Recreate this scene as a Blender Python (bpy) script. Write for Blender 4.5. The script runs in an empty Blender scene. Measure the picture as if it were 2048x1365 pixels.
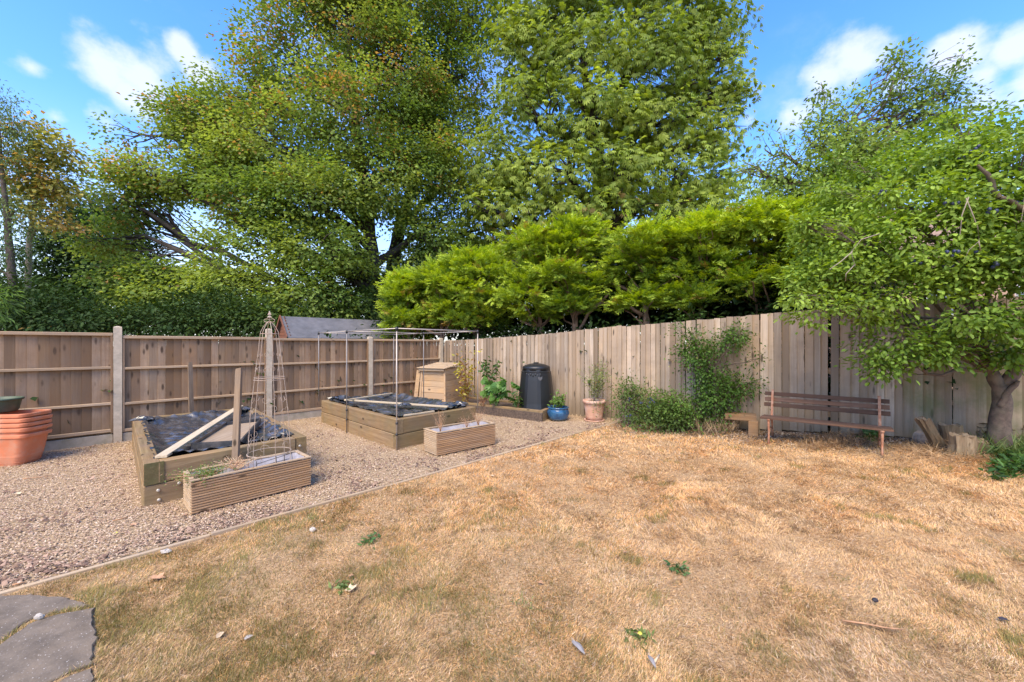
import bpy, math, random
import numpy as np
from mathutils import Vector, Matrix

random.seed(7)
RNG = np.random.default_rng(11)
C = bpy.context.scene.collection
R = math.radians

# ------------------------------------------------------------------ camera, sky, sun
F = 780.0            # focal length in pixels of a 2048 wide picture
HZ = 690.0           # row of the horizon
CAMH = 1.6
cam_d = bpy.data.cameras.new('camera')
cam_d.sensor_width = 36.0
cam_d.lens = 36.0 * F / 2048.0
cam_d.shift_y = (HZ - 682.5) / 2048.0
cam_d.clip_start = 0.05
cam_d.clip_end = 2000
cam = bpy.data.objects.new('camera', cam_d)
cam.location = (0, 0, CAMH)
cam.rotation_euler = (R(90), 0, 0)
C.objects.link(cam)
bpy.context.scene.camera = cam

SUN_AZ = R(200)      # compass style, clockwise from +Y
SUN_EL = R(52)
w = bpy.data.worlds.new("World")
bpy.context.scene.world = w
w.use_nodes = True
nt = w.node_tree
nt.nodes.clear()
def N(t, **kw):
    n = nt.nodes.new(t)
    for k, v in kw.items():
        setattr(n, k, v)
    return n
def LK(a, b): nt.links.new(a, b)
def mth(op, a, b=None, c=None, clamp=False):
    n = N('ShaderNodeMath', operation=op); n.use_clamp = clamp
    for i, v in enumerate((a, b, c)):
        if v is None: continue
        if isinstance(v, (int, float)): n.inputs[i].default_value = v
        else: LK(v, n.inputs[i])
    return n.outputs[0]
out = N('ShaderNodeOutputWorld')
bg = N('ShaderNodeBackground'); bg.inputs[1].default_value = 0.15
sky = N('ShaderNodeTexSky', sky_type='NISHITA')
sky.sun_disc = False
sky.sun_elevation = SUN_EL
sky.sun_rotation = SUN_AZ
sky.air_density = 1.1; sky.dust_density = 0.5; sky.ozone_density = 3.0
hs = N('ShaderNodeHueSaturation'); hs.inputs['Saturation'].default_value = 1.30; hs.inputs['Value'].default_value = 1.80; hs.inputs['Hue'].default_value = 0.513
LK(sky.outputs[0], hs.inputs['Color'])
tc = N('ShaderNodeTexCoord')
nrm = N('ShaderNodeVectorMath', operation='NORMALIZE'); LK(tc.outputs['Generated'], nrm.inputs[0])
dirv = nrm.outputs[0]
def noise_n(scale, detail, rough=0.55, off=(0, 0, 0), sc=(1, 1, 1)):
    mp = N('ShaderNodeMapping'); LK(dirv, mp.inputs['Vector'])
    mp.inputs['Location'].default_value = off; mp.inputs['Scale'].default_value = sc
    n = N('ShaderNodeTexNoise'); n.inputs['Scale'].default_value = scale
    n.inputs['Detail'].default_value = detail; n.inputs['Roughness'].default_value = rough
    LK(mp.outputs[0], n.inputs['Vector'])
    return n.outputs[0]
big = noise_n(3.0, 8, 0.6, (3.1, 1.7, .4), (1, 1, 1.4))
fine = noise_n(9.0, 8, 0.58, (1.3, 4.2, 2.0), (1, 1, 1.3))
# fair weather clouds: named puffs plus a general field all round
puffs = [(285, 158, 95, .85), (205, 140, 70, .85), (372, 100, 42, 1.0), (398, 138, 48, .9), (265, 185, 75, .75), (205, 232, 52, .75), (110, 235, 38, .75),
         (66, 137, 40, .6), (270, 45, 60, .35), (1720, 125, 75, .8), (1650, 160, 80, .65), (1575, 228, 60, .6), (1780, 165, 70, .6),
         (1920, 115, 75, .9), (2035, 100, 70, .95), (1970, 150, 80, .7), (2100, 120, 100, .8), (1515, 180, 22, .35), (1500, 240, 30, .4)]
acc = None
for (u, v, r, a) in puffs:
    d = Vector(((u - 1024) / F, 1.0, (HZ - v) / F)); ln = d.length; d.normalize()
    sub = N('ShaderNodeVectorMath', operation='DISTANCE'); LK(dirv, sub.inputs[0]); sub.inputs[1].default_value = d
    rr = r / F / ln * 1.12
    m = mth('MULTIPLY_ADD', sub.outputs['Value'], -a / rr, a)
    acc = m if acc is None else mth('MAXIMUM', acc, m)
acc = mth('MAXIMUM', acc, -.15)
loc = mth('ADD', acc, mth('MULTIPLY_ADD', fine, 1.9, -1.10))
mr = N('ShaderNodeMapRange', interpolation_type='SMOOTHSTEP'); LK(loc, mr.inputs[0])
mr.inputs[1].default_value = 0.02; mr.inputs[2].default_value = 0.62; mr.inputs[4].default_value = 0.78
gen = N('ShaderNodeMapRange', interpolation_type='SMOOTHSTEP'); LK(big, gen.inputs[0])
gen.inputs[1].default_value = 0.50; gen.inputs[2].default_value = 0.80; gen.inputs[4].default_value = 0.35
sep = N('ShaderNodeSeparateXYZ'); LK(dirv, sep.inputs[0])
hz = N('ShaderNodeMapRange', interpolation_type='SMOOTHSTEP'); LK(sep.outputs[2], hz.inputs[0])
hz.inputs[1].default_value = 0.42; hz.inputs[2].default_value = 0.02; hz.inputs[3].default_value = 0.0; hz.inputs[4].default_value = 0.8
cover = mth('MAXIMUM', mth('MAXIMUM', mr.outputs[0], gen.outputs[0]), hz.outputs[0], clamp=True)
mix = N('ShaderNodeMix', data_type='RGBA')
LK(cover, mix.inputs['Factor']); LK(hs.outputs[0], mix.inputs['A'])
mix.inputs['B'].default_value = (4.1, 4.25, 4.7, 1)
LK(mix.outputs['Result'], bg.inputs[0]); LK(bg.outputs[0], out.inputs[0])

sd = bpy.data.lights.new('sun', 'SUN')
sd.energy = 3.3; sd.angle = R(38); sd.color = (1.0, 0.84, 0.58)
sun = bpy.data.objects.new('sun', sd)
svec = Vector((math.sin(SUN_AZ) * math.cos(SUN_EL), math.cos(SUN_AZ) * math.cos(SUN_EL), math.sin(SUN_EL)))
sun.rotation_euler = svec.to_track_quat('Z', 'Y').to_euler()
sun.location = svec * 30
C.objects.link(sun)
vs = bpy.context.scene.view_settings
vs.view_transform = 'Standard'; vs.look = 'None'; vs.gamma = 1; vs.exposure = 0.85
vs.use_curve_mapping = False
cy = bpy.context.scene.cycles
cy.max_bounces = 6; cy.transparent_max_bounces = 4; cy.transmission_bounces = 4

# ------------------------------------------------------------------ helpers
def hash2(ix, iy, iz, seed):
    h = (ix.astype(np.int64) * 374761393 + iy.astype(np.int64) * 668265263 + iz.astype(np.int64) * 2147483647 + seed * 974711) & 0xFFFFFFFF
    h = ((h ^ (h >> 13)) * 1274126177) & 0xFFFFFFFF
    h = (h ^ (h >> 16)) & 0xFFFFFFFF
    return h / 4294967295.0
def vnoise(x, y, z=None, seed=0):
    x = np.asarray(x, float); y = np.asarray(y, float)
    z = np.zeros_like(x) if z is None else np.asarray(z, float)
    ix, iy, iz = np.floor(x), np.floor(y), np.floor(z)
    fx, fy, fz = x - ix, y - iy, z - iz
    fx, fy, fz = [f * f * (3 - 2 * f) for f in (fx, fy, fz)]
    r = 0
    for dx in (0, 1):
        for dy in (0, 1):
            for dz in (0, 1):
                wt = (fx if dx else 1 - fx) * (fy if dy else 1 - fy) * (fz if dz else 1 - fz)
                r = r + wt * hash2(ix + dx, iy + dy, iz + dz, seed)
    return r
def fbm(x, y, z=None, seed=0, o=3):
    s = 0; a = .5; t = 0
    for k in range(o):
        s = s + a * vnoise(x * 2**k, y * 2**k, None if z is None else z * 2**k, seed + k * 17); t += a; a *= .5
    return s / t
def sstep(a, b, x):
    t = np.clip((x - a) / (b - a), 0, 1); return t * t * (3 - 2 * t)

# site geometry (metres; camera stands at the origin looking along +Y)
FL0 = np.array([-6.44, 6.37]); DL = np.array([.689, .7246]); DL = DL / np.linalg.norm(DL)   # panel fence
CORNER = np.array([-1.97, 11.07])
DR = np.array([.827, -.562]); DR = DR / np.linalg.norm(DR)                                    # board fence
NR = np.array([-DR[1], DR[0]]); NR = -NR                                                      # towards the garden
ED0 = np.array([-3.24, 2.52]); ED1 = np.array([2.31, 8.16]); DE = (ED1 - ED0) / np.linalg.norm(ED1 - ED0)
def rf_dist(x, y):   # distance from the board fence into the garden
    return (x - CORNER[0]) * NR[0] + (y - CORNER[1]) * NR[1]
def rf_along(x, y):
    return (x - CORNER[0]) * DR[0] + (y - CORNER[1]) * DR[1]
def ed_side(x, y):   # >0 on the lawn side of the edging
    n = np.array([DE[1], -DE[0]])
    return (x - ED0[0]) * n[0] + (y - ED0[1]) * n[1]
def G(x, y):
    x = np.asarray(x, float); y = np.asarray(y, float)
    s = rf_along(x, y); d = rf_dist(x, y)
    rise = .24 * sstep(5.2, 10.5, s) * sstep(3.4, .2, d)
    bump = (fbm(x * 1.3, y * 1.3, seed=5) - .5) * .05 * sstep(.05, .5, ed_side(x, y))
    return rise + bump * (np.abs(x) < 15)
def gz(x, y): return float(G(x, y))
def gp(u, v, z=0.0):
    """the point of height z seen at picture position (u, v)"""
    Y = F * (CAMH - z) / (v - HZ)
    return Vector(((u - 1024) / F * Y, Y, z))
def at(u, v, Y):
    return Vector(((u - 1024) / F * Y, Y, CAMH - (v - HZ) / F * Y))

def tag(o, label=None, cat=None, group=None, kind=None):
    if label: o['label'] = label
    if cat: o['category'] = cat
    if group: o['group'] = group
    if kind: o['kind'] = kind
    return o
def thing(name, label, cat, loc=(0, 0, 0), rz=0, group=None):
    o = bpy.data.objects.new(name, None); C.objects.link(o)
    o.empty_display_size = .1
    o.location = loc; o.rotation_euler = (0, 0, rz)
    return tag(o, label, cat, group)
def wmat(o):
    m = Matrix.LocRotScale(o.location, o.rotation_euler, o.scale)
    return wmat(o.parent) @ m if o.parent else m
def link(name, me, mat, parent=None, loc=None, rot=None, scale=None):
    o = bpy.data.objects.new(name, me)
    if mat is not None and not me.materials: me.materials.append(mat)
    C.objects.link(o)
    if parent: o.parent = parent
    if loc is not None: o.location = loc
    if rot is not None: o.rotation_euler = rot
    if scale is not None: o.scale = scale
    return o
def np_mesh(name, V, Fc, cols=None, smooth=False):
    V = np.asarray(V, dtype=np.float32).reshape(-1, 3)
    Fc = np.asarray(Fc, dtype=np.int32); k = Fc.shape[1]; m = len(Fc)
    me = bpy.data.meshes.new(name)
    me.vertices.add(len(V)); me.vertices.foreach_set('co', V.ravel())
    me.loops.add(m * k); me.loops.foreach_set('vertex_index', Fc.ravel())
    me.polygons.add(m)
    me.polygons.foreach_set('loop_start', np.arange(0, m * k, k, dtype=np.int32))
    me.polygons.foreach_set('loop_total', np.full(m, k, dtype=np.int32))
    if smooth: me.polygons.foreach_set('use_smooth', np.ones(m, dtype=bool))
    me.update(calc_edges=True)
    if cols is not None:
        a = me.color_attributes.new('Col', 'FLOAT_COLOR', 'POINT')
        cc = np.ones((len(V), 4), dtype=np.float32); cc[:, :3] = cols
        a.data.foreach_set('color', cc.ravel())
    return me

class MB:
    def __init__(s): s.v = []; s.f = []
    def add(s, vs, fs):
        b = len(s.v); s.v += [tuple(p) for p in vs]; s.f += [tuple(i + b for i in f) for f in fs]; return s
    def hexa(s, P):      # 8 corners: bottom ring 0-3, top ring 4-7
        return s.add(P, [(3, 2, 1, 0), (4, 5, 6, 7), (0, 1, 5, 4), (1, 2, 6, 5), (2, 3, 7, 6), (3, 0, 4, 7)])
    def box(s, c, size, rz=0, rx=0, ry=0, ch=0.0):
        hx, hy, hz_ = [q / 2 for q in size]
        M = Matrix.Translation(Vector(c)) @ Matrix.Rotation(rz, 4, 'Z') @ Matrix.Rotation(ry, 4, 'Y') @ Matrix.Rotation(rx, 4, 'X')
        if ch <= 0:
            P = [M @ Vector(p) for p in [(-hx, -hy, -hz_), (hx, -hy, -hz_), (hx, hy, -hz_), (-hx, hy, -hz_), (-hx, -hy, hz_), (hx, -hy, hz_), (hx, hy, hz_), (-hx, hy, hz_)]]
            return s.hexa(P)
        # long axis bevelled box: octagonal section swept along the longest axis
        ax = max(range(3), key=lambda i: size[i]); a, b = [i for i in range(3) if i != ax]
        ha, hb, hl = size[a] / 2, size[b] / 2, size[ax] / 2
        sec = [(-ha + ch, -hb), (ha - ch, -hb), (ha, -hb + ch), (ha, hb - ch), (ha - ch, hb), (-ha + ch, hb), (-ha, hb - ch), (-ha, -hb + ch)]
        rings = []
        for l, k in ((-hl, .0), (-hl + ch, 1), (hl - ch, 1), (hl, .0)):
            for (p, q) in sec:
                sc = 1 - (ch / max(ha, 1e-6)) * (1 - k) * .6; sc2 = 1 - (ch / max(hb, 1e-6)) * (1 - k) * .6
                vv = [0, 0, 0]; vv[ax] = l; vv[a] = p * sc; vv[b] = q * sc2
                rings.append(M @ Vector(vv))
        fs = []
        for r in range(3):
            for i in range(8):
                j = (i + 1) % 8; fs.append((r * 8 + i, r * 8 + j, r * 8 + 8 + j, r * 8 + 8 + i))
        fs.append(tuple(range(7, -1, -1))); fs.append(tuple(range(24, 32)))
        return s.add(rings, fs)
    def beam(s, a, b, wd, h, up=Vector((0, 0, 1)), ch=0.0):
        a = Vector(a); b = Vector(b); d = (b - a); L = d.length; d.normalize()
        sx = d.cross(up).normalized(); uz = sx.cross(d).normalized()
        if ch <= 0: sec = [(-wd / 2, -h / 2), (wd / 2, -h / 2), (wd / 2, h / 2), (-wd / 2, h / 2)]
        else:
            x, y = wd / 2, h / 2
            sec = [(-x + ch, -y), (x - ch, -y), (x, -y + ch), (x, y - ch), (x - ch, y), (-x + ch, y), (-x, y - ch), (-x, -y + ch)]
        n = len(sec); P = [a + sx * p + uz * q for p, q in sec] + [b + sx * p + uz * q for p, q in sec]
        fs = [(i, (i + 1) % n, n + (i + 1) % n, n + i) for i in range(n)] + [tuple(range(n - 1, -1, -1)), tuple(range(n, 2 * n))]
        return s.add(P, fs)
    def tube(s, pts, rad, n=6, cap=True):
        pts = [Vector(p) for p in pts]
        if isinstance(rad, (int, float)): rad = [rad] * len(pts)
        ref = Vector((.31, .17, .93)); P = []
        for i, p in enumerate(pts):
            t = (pts[min(i + 1, len(pts) - 1)] - pts[max(i - 1, 0)])
            t = t.normalized() if t.length > 1e-9 else Vector((0, 0, 1))
            if abs(t.dot(ref)) > .98: ref = Vector((1, .1, 0))
            a = t.cross(ref).normalized(); b = t.cross(a).normalized(); ref = -b.cross(t) if False else ref
            for k in range(n):
                an = 2 * math.pi * k / n
                P.append(p + (a * math.cos(an) + b * math.sin(an)) * rad[i])
        fs = []
        for i in range(len(pts) - 1):
            for k in range(n):
                j = (k + 1) % n; fs.append((i * n + k, i * n + j, (i + 1) * n + j, (i + 1) * n + k))
        if cap: fs.append(tuple(range(n - 1, -1, -1))); fs.append(tuple(range((len(pts) - 1) * n, len(pts) * n)))
        return s.add(P, fs)
    def lathe(s, c, prof, n=24, close=False, sx=1, sy=1, rz=0, wob=None):
        c = Vector(c); P = []
        for (r, z) in prof:
            for k in range(n):
                an = 2 * math.pi * k / n + rz
                rr = r if wob is None else r * wob(k, z)
                P.append(c + Vector((rr * math.cos(an) * sx, rr * math.sin(an) * sy, z)))
        fs = []
        m = len(prof)
        for i in range(m - 1 if not close else m):
            i2 = (i + 1) % m
            for k in range(n):
                j = (k + 1) % n; fs.append((i * n + k, i * n + j, i2 * n + j, i2 * n + k))
        if not close:
            fs.append(tuple(range(n - 1, -1, -1))); fs.append(tuple(range((m - 1) * n, m * n)))
        return s.add(P, fs)
    def build(s, name, mat, parent=None, smooth=False, **kw):
        inv = wmat(parent).inverted() if parent else Matrix.Identity(4)
        me = bpy.data.meshes.new(name)
        me.from_pydata([inv @ Vector(p) for p in s.v], [], s.f)
        if smooth: me.polygons.foreach_set('use_smooth', [True] * len(me.polygons))
        me.update()
        o = link(name, me, mat, parent)
        for k, v in kw.items(): o[k] = v
        return o

# ------------------------------------------------------------------ materials
def new_mat(name):
    m = bpy.data.materials.new(name); m.use_nodes = True
    t = m.node_tree; t.nodes.clear()
    o = t.nodes.new('ShaderNodeOutputMaterial'); b = t.nodes.new('ShaderNodeBsdfPrincipled')
    t.links.new(b.outputs[0], o.inputs[0])
    return m, t, b, o
class NT:
    def __init__(s, t): s.t = t
    def n(s, ty, ins=None, **kw):
        x = s.t.nodes.new(ty)
        for k, v in kw.items(): setattr(x, k, v)
        for k, v in (ins or {}).items():
            if hasattr(v, 'links') or hasattr(v, 'is_linked'): s.t.links.new(v, x.inputs[k])
            else: x.inputs[k].default_value = v
        return x
    def ramp(s, fac, stops, interp='LINEAR'):
        r = s.t.nodes.new('ShaderNodeValToRGB'); r.color_ramp.interpolation = interp
        e = r.color_ramp.elements
        while len(e) < len(stops): e.new(.5)
        for i, (p, c) in enumerate(stops):
            e[i].position = p; e[i].color = (*c, 1) if len(c) == 3 else c
        s.t.links.new(fac, r.inputs[0]); return r.outputs[0]
    def mixc(s, f, a, b, mode='MIX'):
        x = s.t.nodes.new('ShaderNodeMix'); x.data_type = 'RGBA'; x.blend_type = mode
        for k, v in (('Factor', f), ('A', a), ('B', b)):
            if hasattr(v, 'is_linked'): s.t.links.new(v, x.inputs[k])
            else: x.inputs[k].default_value = v if not isinstance(v, tuple) or len(v) == 4 else (*v, 1)
        return x.outputs['Result']
    def math(s, op, a, b=0.0, clamp=False):
        x = s.t.nodes.new('ShaderNodeMath'); x.operation = op; x.use_clamp = clamp
        for i, v in enumerate((a, b)):
            if hasattr(v, 'is_linked'): s.t.links.new(v, x.inputs[i])
            else: x.inputs[i].default_value = v
        return x.outputs[0]
    def noise(s, vec, scale, detail=4, rough=.55, dist=0.0):
        return s.n('ShaderNodeTexNoise', {'Vector': vec, 'Scale': scale, 'Detail': detail, 'Roughness': rough, 'Distortion': dist}).outputs[0]

def wood(name, base, dark, light, axis='Z', knots=.5, rough=.85, moss=0.0, stain=0.0, bump=.25, var=.3):
    base, dark, light = [tuple(x * k for x, k in zip(c_, (1.0, .96, .82))) for c_ in (base, dark, light)]
    m, t, b, o = new_mat(name); q = NT(t)
    tcn = q.n('ShaderNodeTexCoord'); oi = q.n('ShaderNodeObjectInfo')
    rnd = q.n('ShaderNodeVectorMath', {0: oi.outputs['Random'], 1: (37.0, 19.0, 53.0)}, operation='MULTIPLY')
    v0 = q.n('ShaderNodeVectorMath', {0: tcn.outputs['Object'], 1: rnd.outputs[0]}, operation='ADD').outputs[0]
    al, ac = 1.6, 26.0
    sc = {'X': (al, ac, ac), 'Y': (ac, al, ac), 'Z': (ac, ac, al)}[axis]
    vg = q.n('ShaderNodeVectorMath', {0: v0, 1: sc}, operation='MULTIPLY').outputs[0]
    g1 = q.noise(vg, 1.0, 5, .6, .6)
    vf = q.n('ShaderNodeVectorMath', {0: vg, 1: (4.5, 4.5, 4.5)}, operation='MULTIPLY').outputs[0]
    g2 = q.noise(vf, 1.0, 3, .6)
    blot = q.noise(v0, 3.2, 4, .6)
    f = q.math('ADD', q.math('MULTIPLY', g1, .7), q.math('MULTIPLY', g2, .3))
    col = q.ramp(f, [(.22, dark), (.50, base), (.80, light)])
    r2 = q.n('ShaderNodeTexWhiteNoise', {'W': oi.outputs['Random']}, noise_dimensions='1D').outputs['Value']
    col = q.mixc(q.math('MULTIPLY', r2, min(1.0, var * 1.3)), col, tuple(x * k for x, k in zip(dark, (1.25, 1.2, 1.1))))
    br = q.math('ADD', q.math('MULTIPLY', oi.outputs['Random'], var), 1 - var * .40)
    br = q.math('MULTIPLY', br, q.math('ADD', q.math('MULTIPLY', blot, .5), .75))
    hs_ = q.n('ShaderNodeHueSaturation', {'Color': col, 'Value': br, 'Saturation': q.math('ADD', q.math('MULTIPLY', blot, .5), .75)})
    col = hs_.outputs[0]
    if knots > 0:
        ks = {'X': (5.0, 9, 9), 'Y': (9, 5.0, 9), 'Z': (9, 9, 5.0)}[axis]
        vk = q.n('ShaderNodeVectorMath', {0: v0, 1: ks}, operation='MULTIPLY').outputs[0]
        vo = q.n('ShaderNodeTexVoronoi', {'Vector': vk, 'Scale': 1.0, 'Randomness': 1.0})
        rs = q.n('ShaderNodeSeparateColor', {0: vo.outputs['Color']}).outputs[0]
        kd = q.math('ADD', vo.outputs['Distance'], q.math('MULTIPLY', q.math('GREATER_THAN', rs, knots), 1.0))
        col = q.mixc(q.ramp(kd, [(.13, (.9, .9, .9)), (.24, (0, 0, 0))]), col, tuple(c * .35 for c in dark))
    if stain > 0:
        zz = q.n('ShaderNodeSeparateXYZ', {0: q.n('ShaderNodeNewGeometry').outputs['Position']}).outputs[2]
        low = q.ramp(q.math('ADD', zz, q.math('MULTIPLY', blot, -.25)), [(.0, (1, 1, 1)), (.45, (0, 0, 0))])
        col = q.mixc(q.math('MULTIPLY', low, stain), col, (.11, .095, .055))
        wz = q.noise(q.n('ShaderNodeNewGeometry').outputs['Position'], 1.7, 6, .7)
        col = q.mixc(q.math('MULTIPLY', q.ramp(wz, [(.45, (0, 0, 0)), (.62, (1, 1, 1))]), .45), col, tuple(x * 1.05 for x in dark))
    if moss > 0:
        gpn = q.n('ShaderNodeNewGeometry').outputs['Position']
        ms = q.noise(gpn, 2.1, 5, .65)
        col = q.mixc(q.math('MULTIPLY', q.ramp(ms, [(.42, (0, 0, 0)), (.62, (1, 1, 1))]), moss), col, (.13, .15, .05))
    t.links.new(col, b.inputs['Base Color']); b.inputs['Roughness'].default_value = rough
    b.inputs['Specular IOR Level'].default_value = .25
    bp = q.n('ShaderNodeBump', {'Height': f, 'Strength': bump, 'Distance': .004})
    t.links.new(bp.outputs[0], b.inputs['Normal'])
    return m

def plain(name, col, rough=.6, metal=0.0, var=.15, scale=12, bump=0.0, spec=.5, dirt=None, dirt_amt=.5, dscale=6):
    m, t, b, o = new_mat(name); q = NT(t)
    tcn = q.n('ShaderNodeTexCoord'); v = tcn.outputs['Object']
    n1 = q.noise(v, scale, 5, .6)
    c = q.ramp(n1, [(.3, tuple(x * (1 - var) for x in col)), (.7, tuple(min(1, x * (1 + var)) for x in col))])
    if dirt:
        n2 = q.noise(v, dscale, 5, .65)
        c = q.mixc(q.math('MULTIPLY', q.ramp(n2, [(.45, (0, 0, 0)), (.65, (1, 1, 1))]), dirt_amt), c, dirt)
    t.links.new(c, b.inputs['Base Color']); b.inputs['Roughness'].default_value = rough
    b.inputs['Metallic'].default_value = metal; b.inputs['Specular IOR Level'].default_value = spec
    if bump: t.links.new(q.n('ShaderNodeBump', {'Height': q.noise(v, scale * 5, 4), 'Strength': bump, 'Distance': .004}).outputs[0], b.inputs['Normal'])
    return m

def leaf_mat(name, transl=.35, rough=.45, spec=.35, gain=1.0):
    m, t, b, o = new_mat(name); q = NT(t)
    a = q.n('ShaderNodeAttribute', attribute_name='Col').outputs['Color']
    c = q.n('ShaderNodeHueSaturation', {'Color': a, 'Value': gain}).outputs[0]
    t.links.new(c, b.inputs['Base Color']); b.inputs['Roughness'].default_value = rough; b.inputs['Specular IOR Level'].default_value = spec
    tr = q.n('ShaderNodeBsdfTranslucent', {'Color': q.n('ShaderNodeHueSaturation', {'Color': c, 'Value': 1.4, 'Saturation': 1.15, 'Hue': .49}).outputs[0]})
    mx = q.n('ShaderNodeMixShader', {0: transl, 1: b.outputs[0], 2: tr.outputs[0]})
    t.links.new(mx.outputs[0], o.inputs[0])
    return m

M_fl = wood('panel_fence_wood', (.335, .23, .162), (.205, .13, .088), (.465, .35, .265), 'Z', knots=.8, var=.78, stain=.45, bump=.4)
M_flr = wood('panel_fence_rail_wood', (.40, .29, .21), (.25, .17, .12), (.55, .43, .34), 'X', knots=.15, var=.15)
M_fr = wood('grey_fence_wood', (.40, .325, .275), (.22, .17, .14), (.55, .47, .415), 'Z', knots=.4, var=.7, stain=.5, bump=.5)
M_frm = wood('mossy_fence_wood', (.37, .30, .245), (.19, .145, .115), (.51, .44, .375), 'Z', knots=.2, var=.5, moss=.6, stain=.5, bump=.5)
M_slp = wood('sleeper_wood', (.26, .175, .105), (.14, .09, .055), (.39, .285, .185), 'X', knots=.25, moss=.2, var=.25, bump=.4)
M_slpd = wood('damp_sleeper_wood', (.13, .105, .05), (.07, .06, .03), (.21, .165, .09), 'X', knots=.1, moss=.6, var=.1, bump=.4)
M_slpo = wood('old_sleeper_wood', (.25, .155, .09), (.13, .08, .05), (.36, .24, .15), 'X', knots=.1, var=.2, bump=.5)
M_deck = wood('decking_wood', (.38, .235, .145), (.22, .13, .08), (.51, .35, .235), 'X', knots=.18, var=.2, bump=.3)
M_deckl = wood('pale_decking_wood', (.44, .33, .24), (.29, .21, .15), (.58, .47, .37), 'X', knots=.15, var=.2, bump=.3)
M_bin = wood('larch_wood', (.48, .34, .23), (.31, .20, .13), (.62, .48, .36), 'X', knots=.22, var=.25, bump=.3)
M_batt = wood('pale_batten_wood', (.50, .42, .33), (.34, .27, .20), (.66, .58, .48), 'X', knots=.1, var=.15)
M_stake = wood('stake_wood', (.23, .165, .125), (.12, .085, .06), (.36, .28, .22), 'Z', knots=.15, var=.15, bump=.5)
M_bench = wood('bench_slat_wood', (.13, .075, .055), (.06, .035, .028), (.24, .15, .115), 'X', knots=0, var=.35, bump=.5)
M_log = wood('cut_log_wood', (.27, .19, .13), (.10, .065, .045), (.50, .40, .30), 'Z', knots=.5, var=.5, bump=1.0, moss=.2)
M_shedw = wood('shed_board_wood', (.20, .085, .055), (.11, .045, .03), (.28, .13, .09), 'X', knots=.1, var=.15)
M_edge = wood('edging_wood', (.40, .31, .235), (.26, .19, .14), (.52, .43, .34), 'X', knots=.12, var=.2)
M_conc = plain('post_concrete', (.50, .405, .29), .9, var=.15, scale=14, bump=.3, dirt=(.25, .22, .16), dirt_amt=.4)
M_gbd = plain('gravel_board_concrete', (.38, .32, .24), .9, var=.15, scale=9, bump=.3, dirt=(.22, .2, .12), dirt_amt=.6)
M_bark = plain('grey_brown_bark', (.115, .085, .065), .95, var=.4, scale=9, bump=.8)
M_barkr = plain('red_brown_bark', (.30, .185, .125), .9, var=.35, scale=12, bump=.6, dirt=(.16, .10, .07), dirt_amt=.6)
M_barkd = plain('dark_bark', (.045, .036, .028), .95, var=.4, scale=6, bump=.6)
M_barkp = plain('plum_bark', (.115, .08, .058), .85, var=.5, scale=14, bump=.8, dirt=(.14, .13, .08), dirt_amt=.4)
M_twig = plain('pale_twig', (.30, .24, .18), .9, var=.3)
M_cut = plain('cut_branch_end', (.55, .38, .24), .8)
M_terra = plain('orange_plastic', (.58, .19, .09), .6, var=.10, scale=5, bump=.15, dirt=(.50, .30, .20), dirt_amt=.5, spec=.35)
M_terrp = plain('clay_pot', (.55, .30, .19), .8, var=.12, scale=9, dirt=(.62, .47, .38), dirt_amt=.6, dscale=5)
M_green = plain('green_plastic', (.055, .085, .05), .45, var=.2, scale=8, dirt=(.13, .14, .10), dirt_amt=.5)
M_black = plain('black_bin_plastic', (.012, .0125, .013), .42, var=.15, scale=4, spec=.5)
M_sheet = plain('black_polythene', (.035, .038, .043), .24, var=.3, scale=4, spec=.8, dirt=(.22, .20, .18), dirt_amt=.35, dscale=7)
M_fabric = plain('grey_weed_fabric', (.34, .32, .33), .9, var=.15, scale=15, bump=.3, dirt=(.28, .24, .22), dirt_amt=.6)
M_tray = plain('black_tray', (.03, .032, .036), .4, var=.2, dirt=(.18, .15, .13), dirt_amt=.4)
M_trayb = wood('tray_board', (.34, .26, .20), (.24, .18, .14), (.48, .39, .32), 'Y', knots=0, var=.1)
M_alu = plain('dull_aluminium', (.44, .38, .32), .45, metal=.35, var=.1)
M_poled = plain('dark_pole', (.22, .20, .185), .5, metal=.3, var=.15)
M_conn = plain('black_connector', (.02, .02, .022), .5)
M_wire = plain('rusty_cream_wire', (.42, .33, .25), .6, var=.3, scale=30, dirt=(.30, .16, .09), dirt_amt=.6, dscale=15)
M_rust = plain('rusty_iron', (.38, .16, .08), .8, var=.35, scale=25, bump=.4, dirt=(.46, .33, .23), dirt_amt=.5, dscale=14)
M_blue = plain('blue_glaze', (.018, .07, .15), .13, var=.35, scale=7, spec=.7, dirt=(.05, .18, .28), dirt_amt=.3, dscale=9)
M_blued = plain('dark_glaze_foot', (.035, .045, .05), .4)
M_soil = plain('dark_soil', (.10, .07, .05), 1, var=.5, scale=30, bump=1.0)
M_felt = plain('roofing_felt', (.105, .105, .115), .85, var=.25, scale=5, bump=.4, dirt=(.17, .16, .17), dirt_amt=.5, dscale=2)
M_bolt = plain('zinc_bolt', (.55, .50, .42), .5, metal=.5)
M_plum = plain('plum_skin', (.022, .03, .075), .42, var=.5, scale=20, dirt=(.05, .065, .12), dirt_amt=.5, dscale=25)
M_apple = plain('pale_stone', (.42, .37, .31), .8, var=.2)
M_dark = plain('dark_pebble', (.03, .025, .03), .6)
M_feath = plain('grey_feather', (.24, .22, .21), .8, var=.3, scale=20)
M_dead = plain('dry_brown_leaf', (.42, .23, .12), .8, var=.3, scale=25)
M_deadp = plain('pale_dry_leaf', (.62, .46, .28), .8, var=.25, scale=25)
M_yel = plain('yellow_leaf', (.55, .50, .06), .6)
M_brickw = plain('house_wall', (.36, .235, .15), .9, var=.2, scale=3, bump=.2)
M_rooft = plain('house_roof', (.26, .17, .115), .85, var=.25, scale=4)
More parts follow.
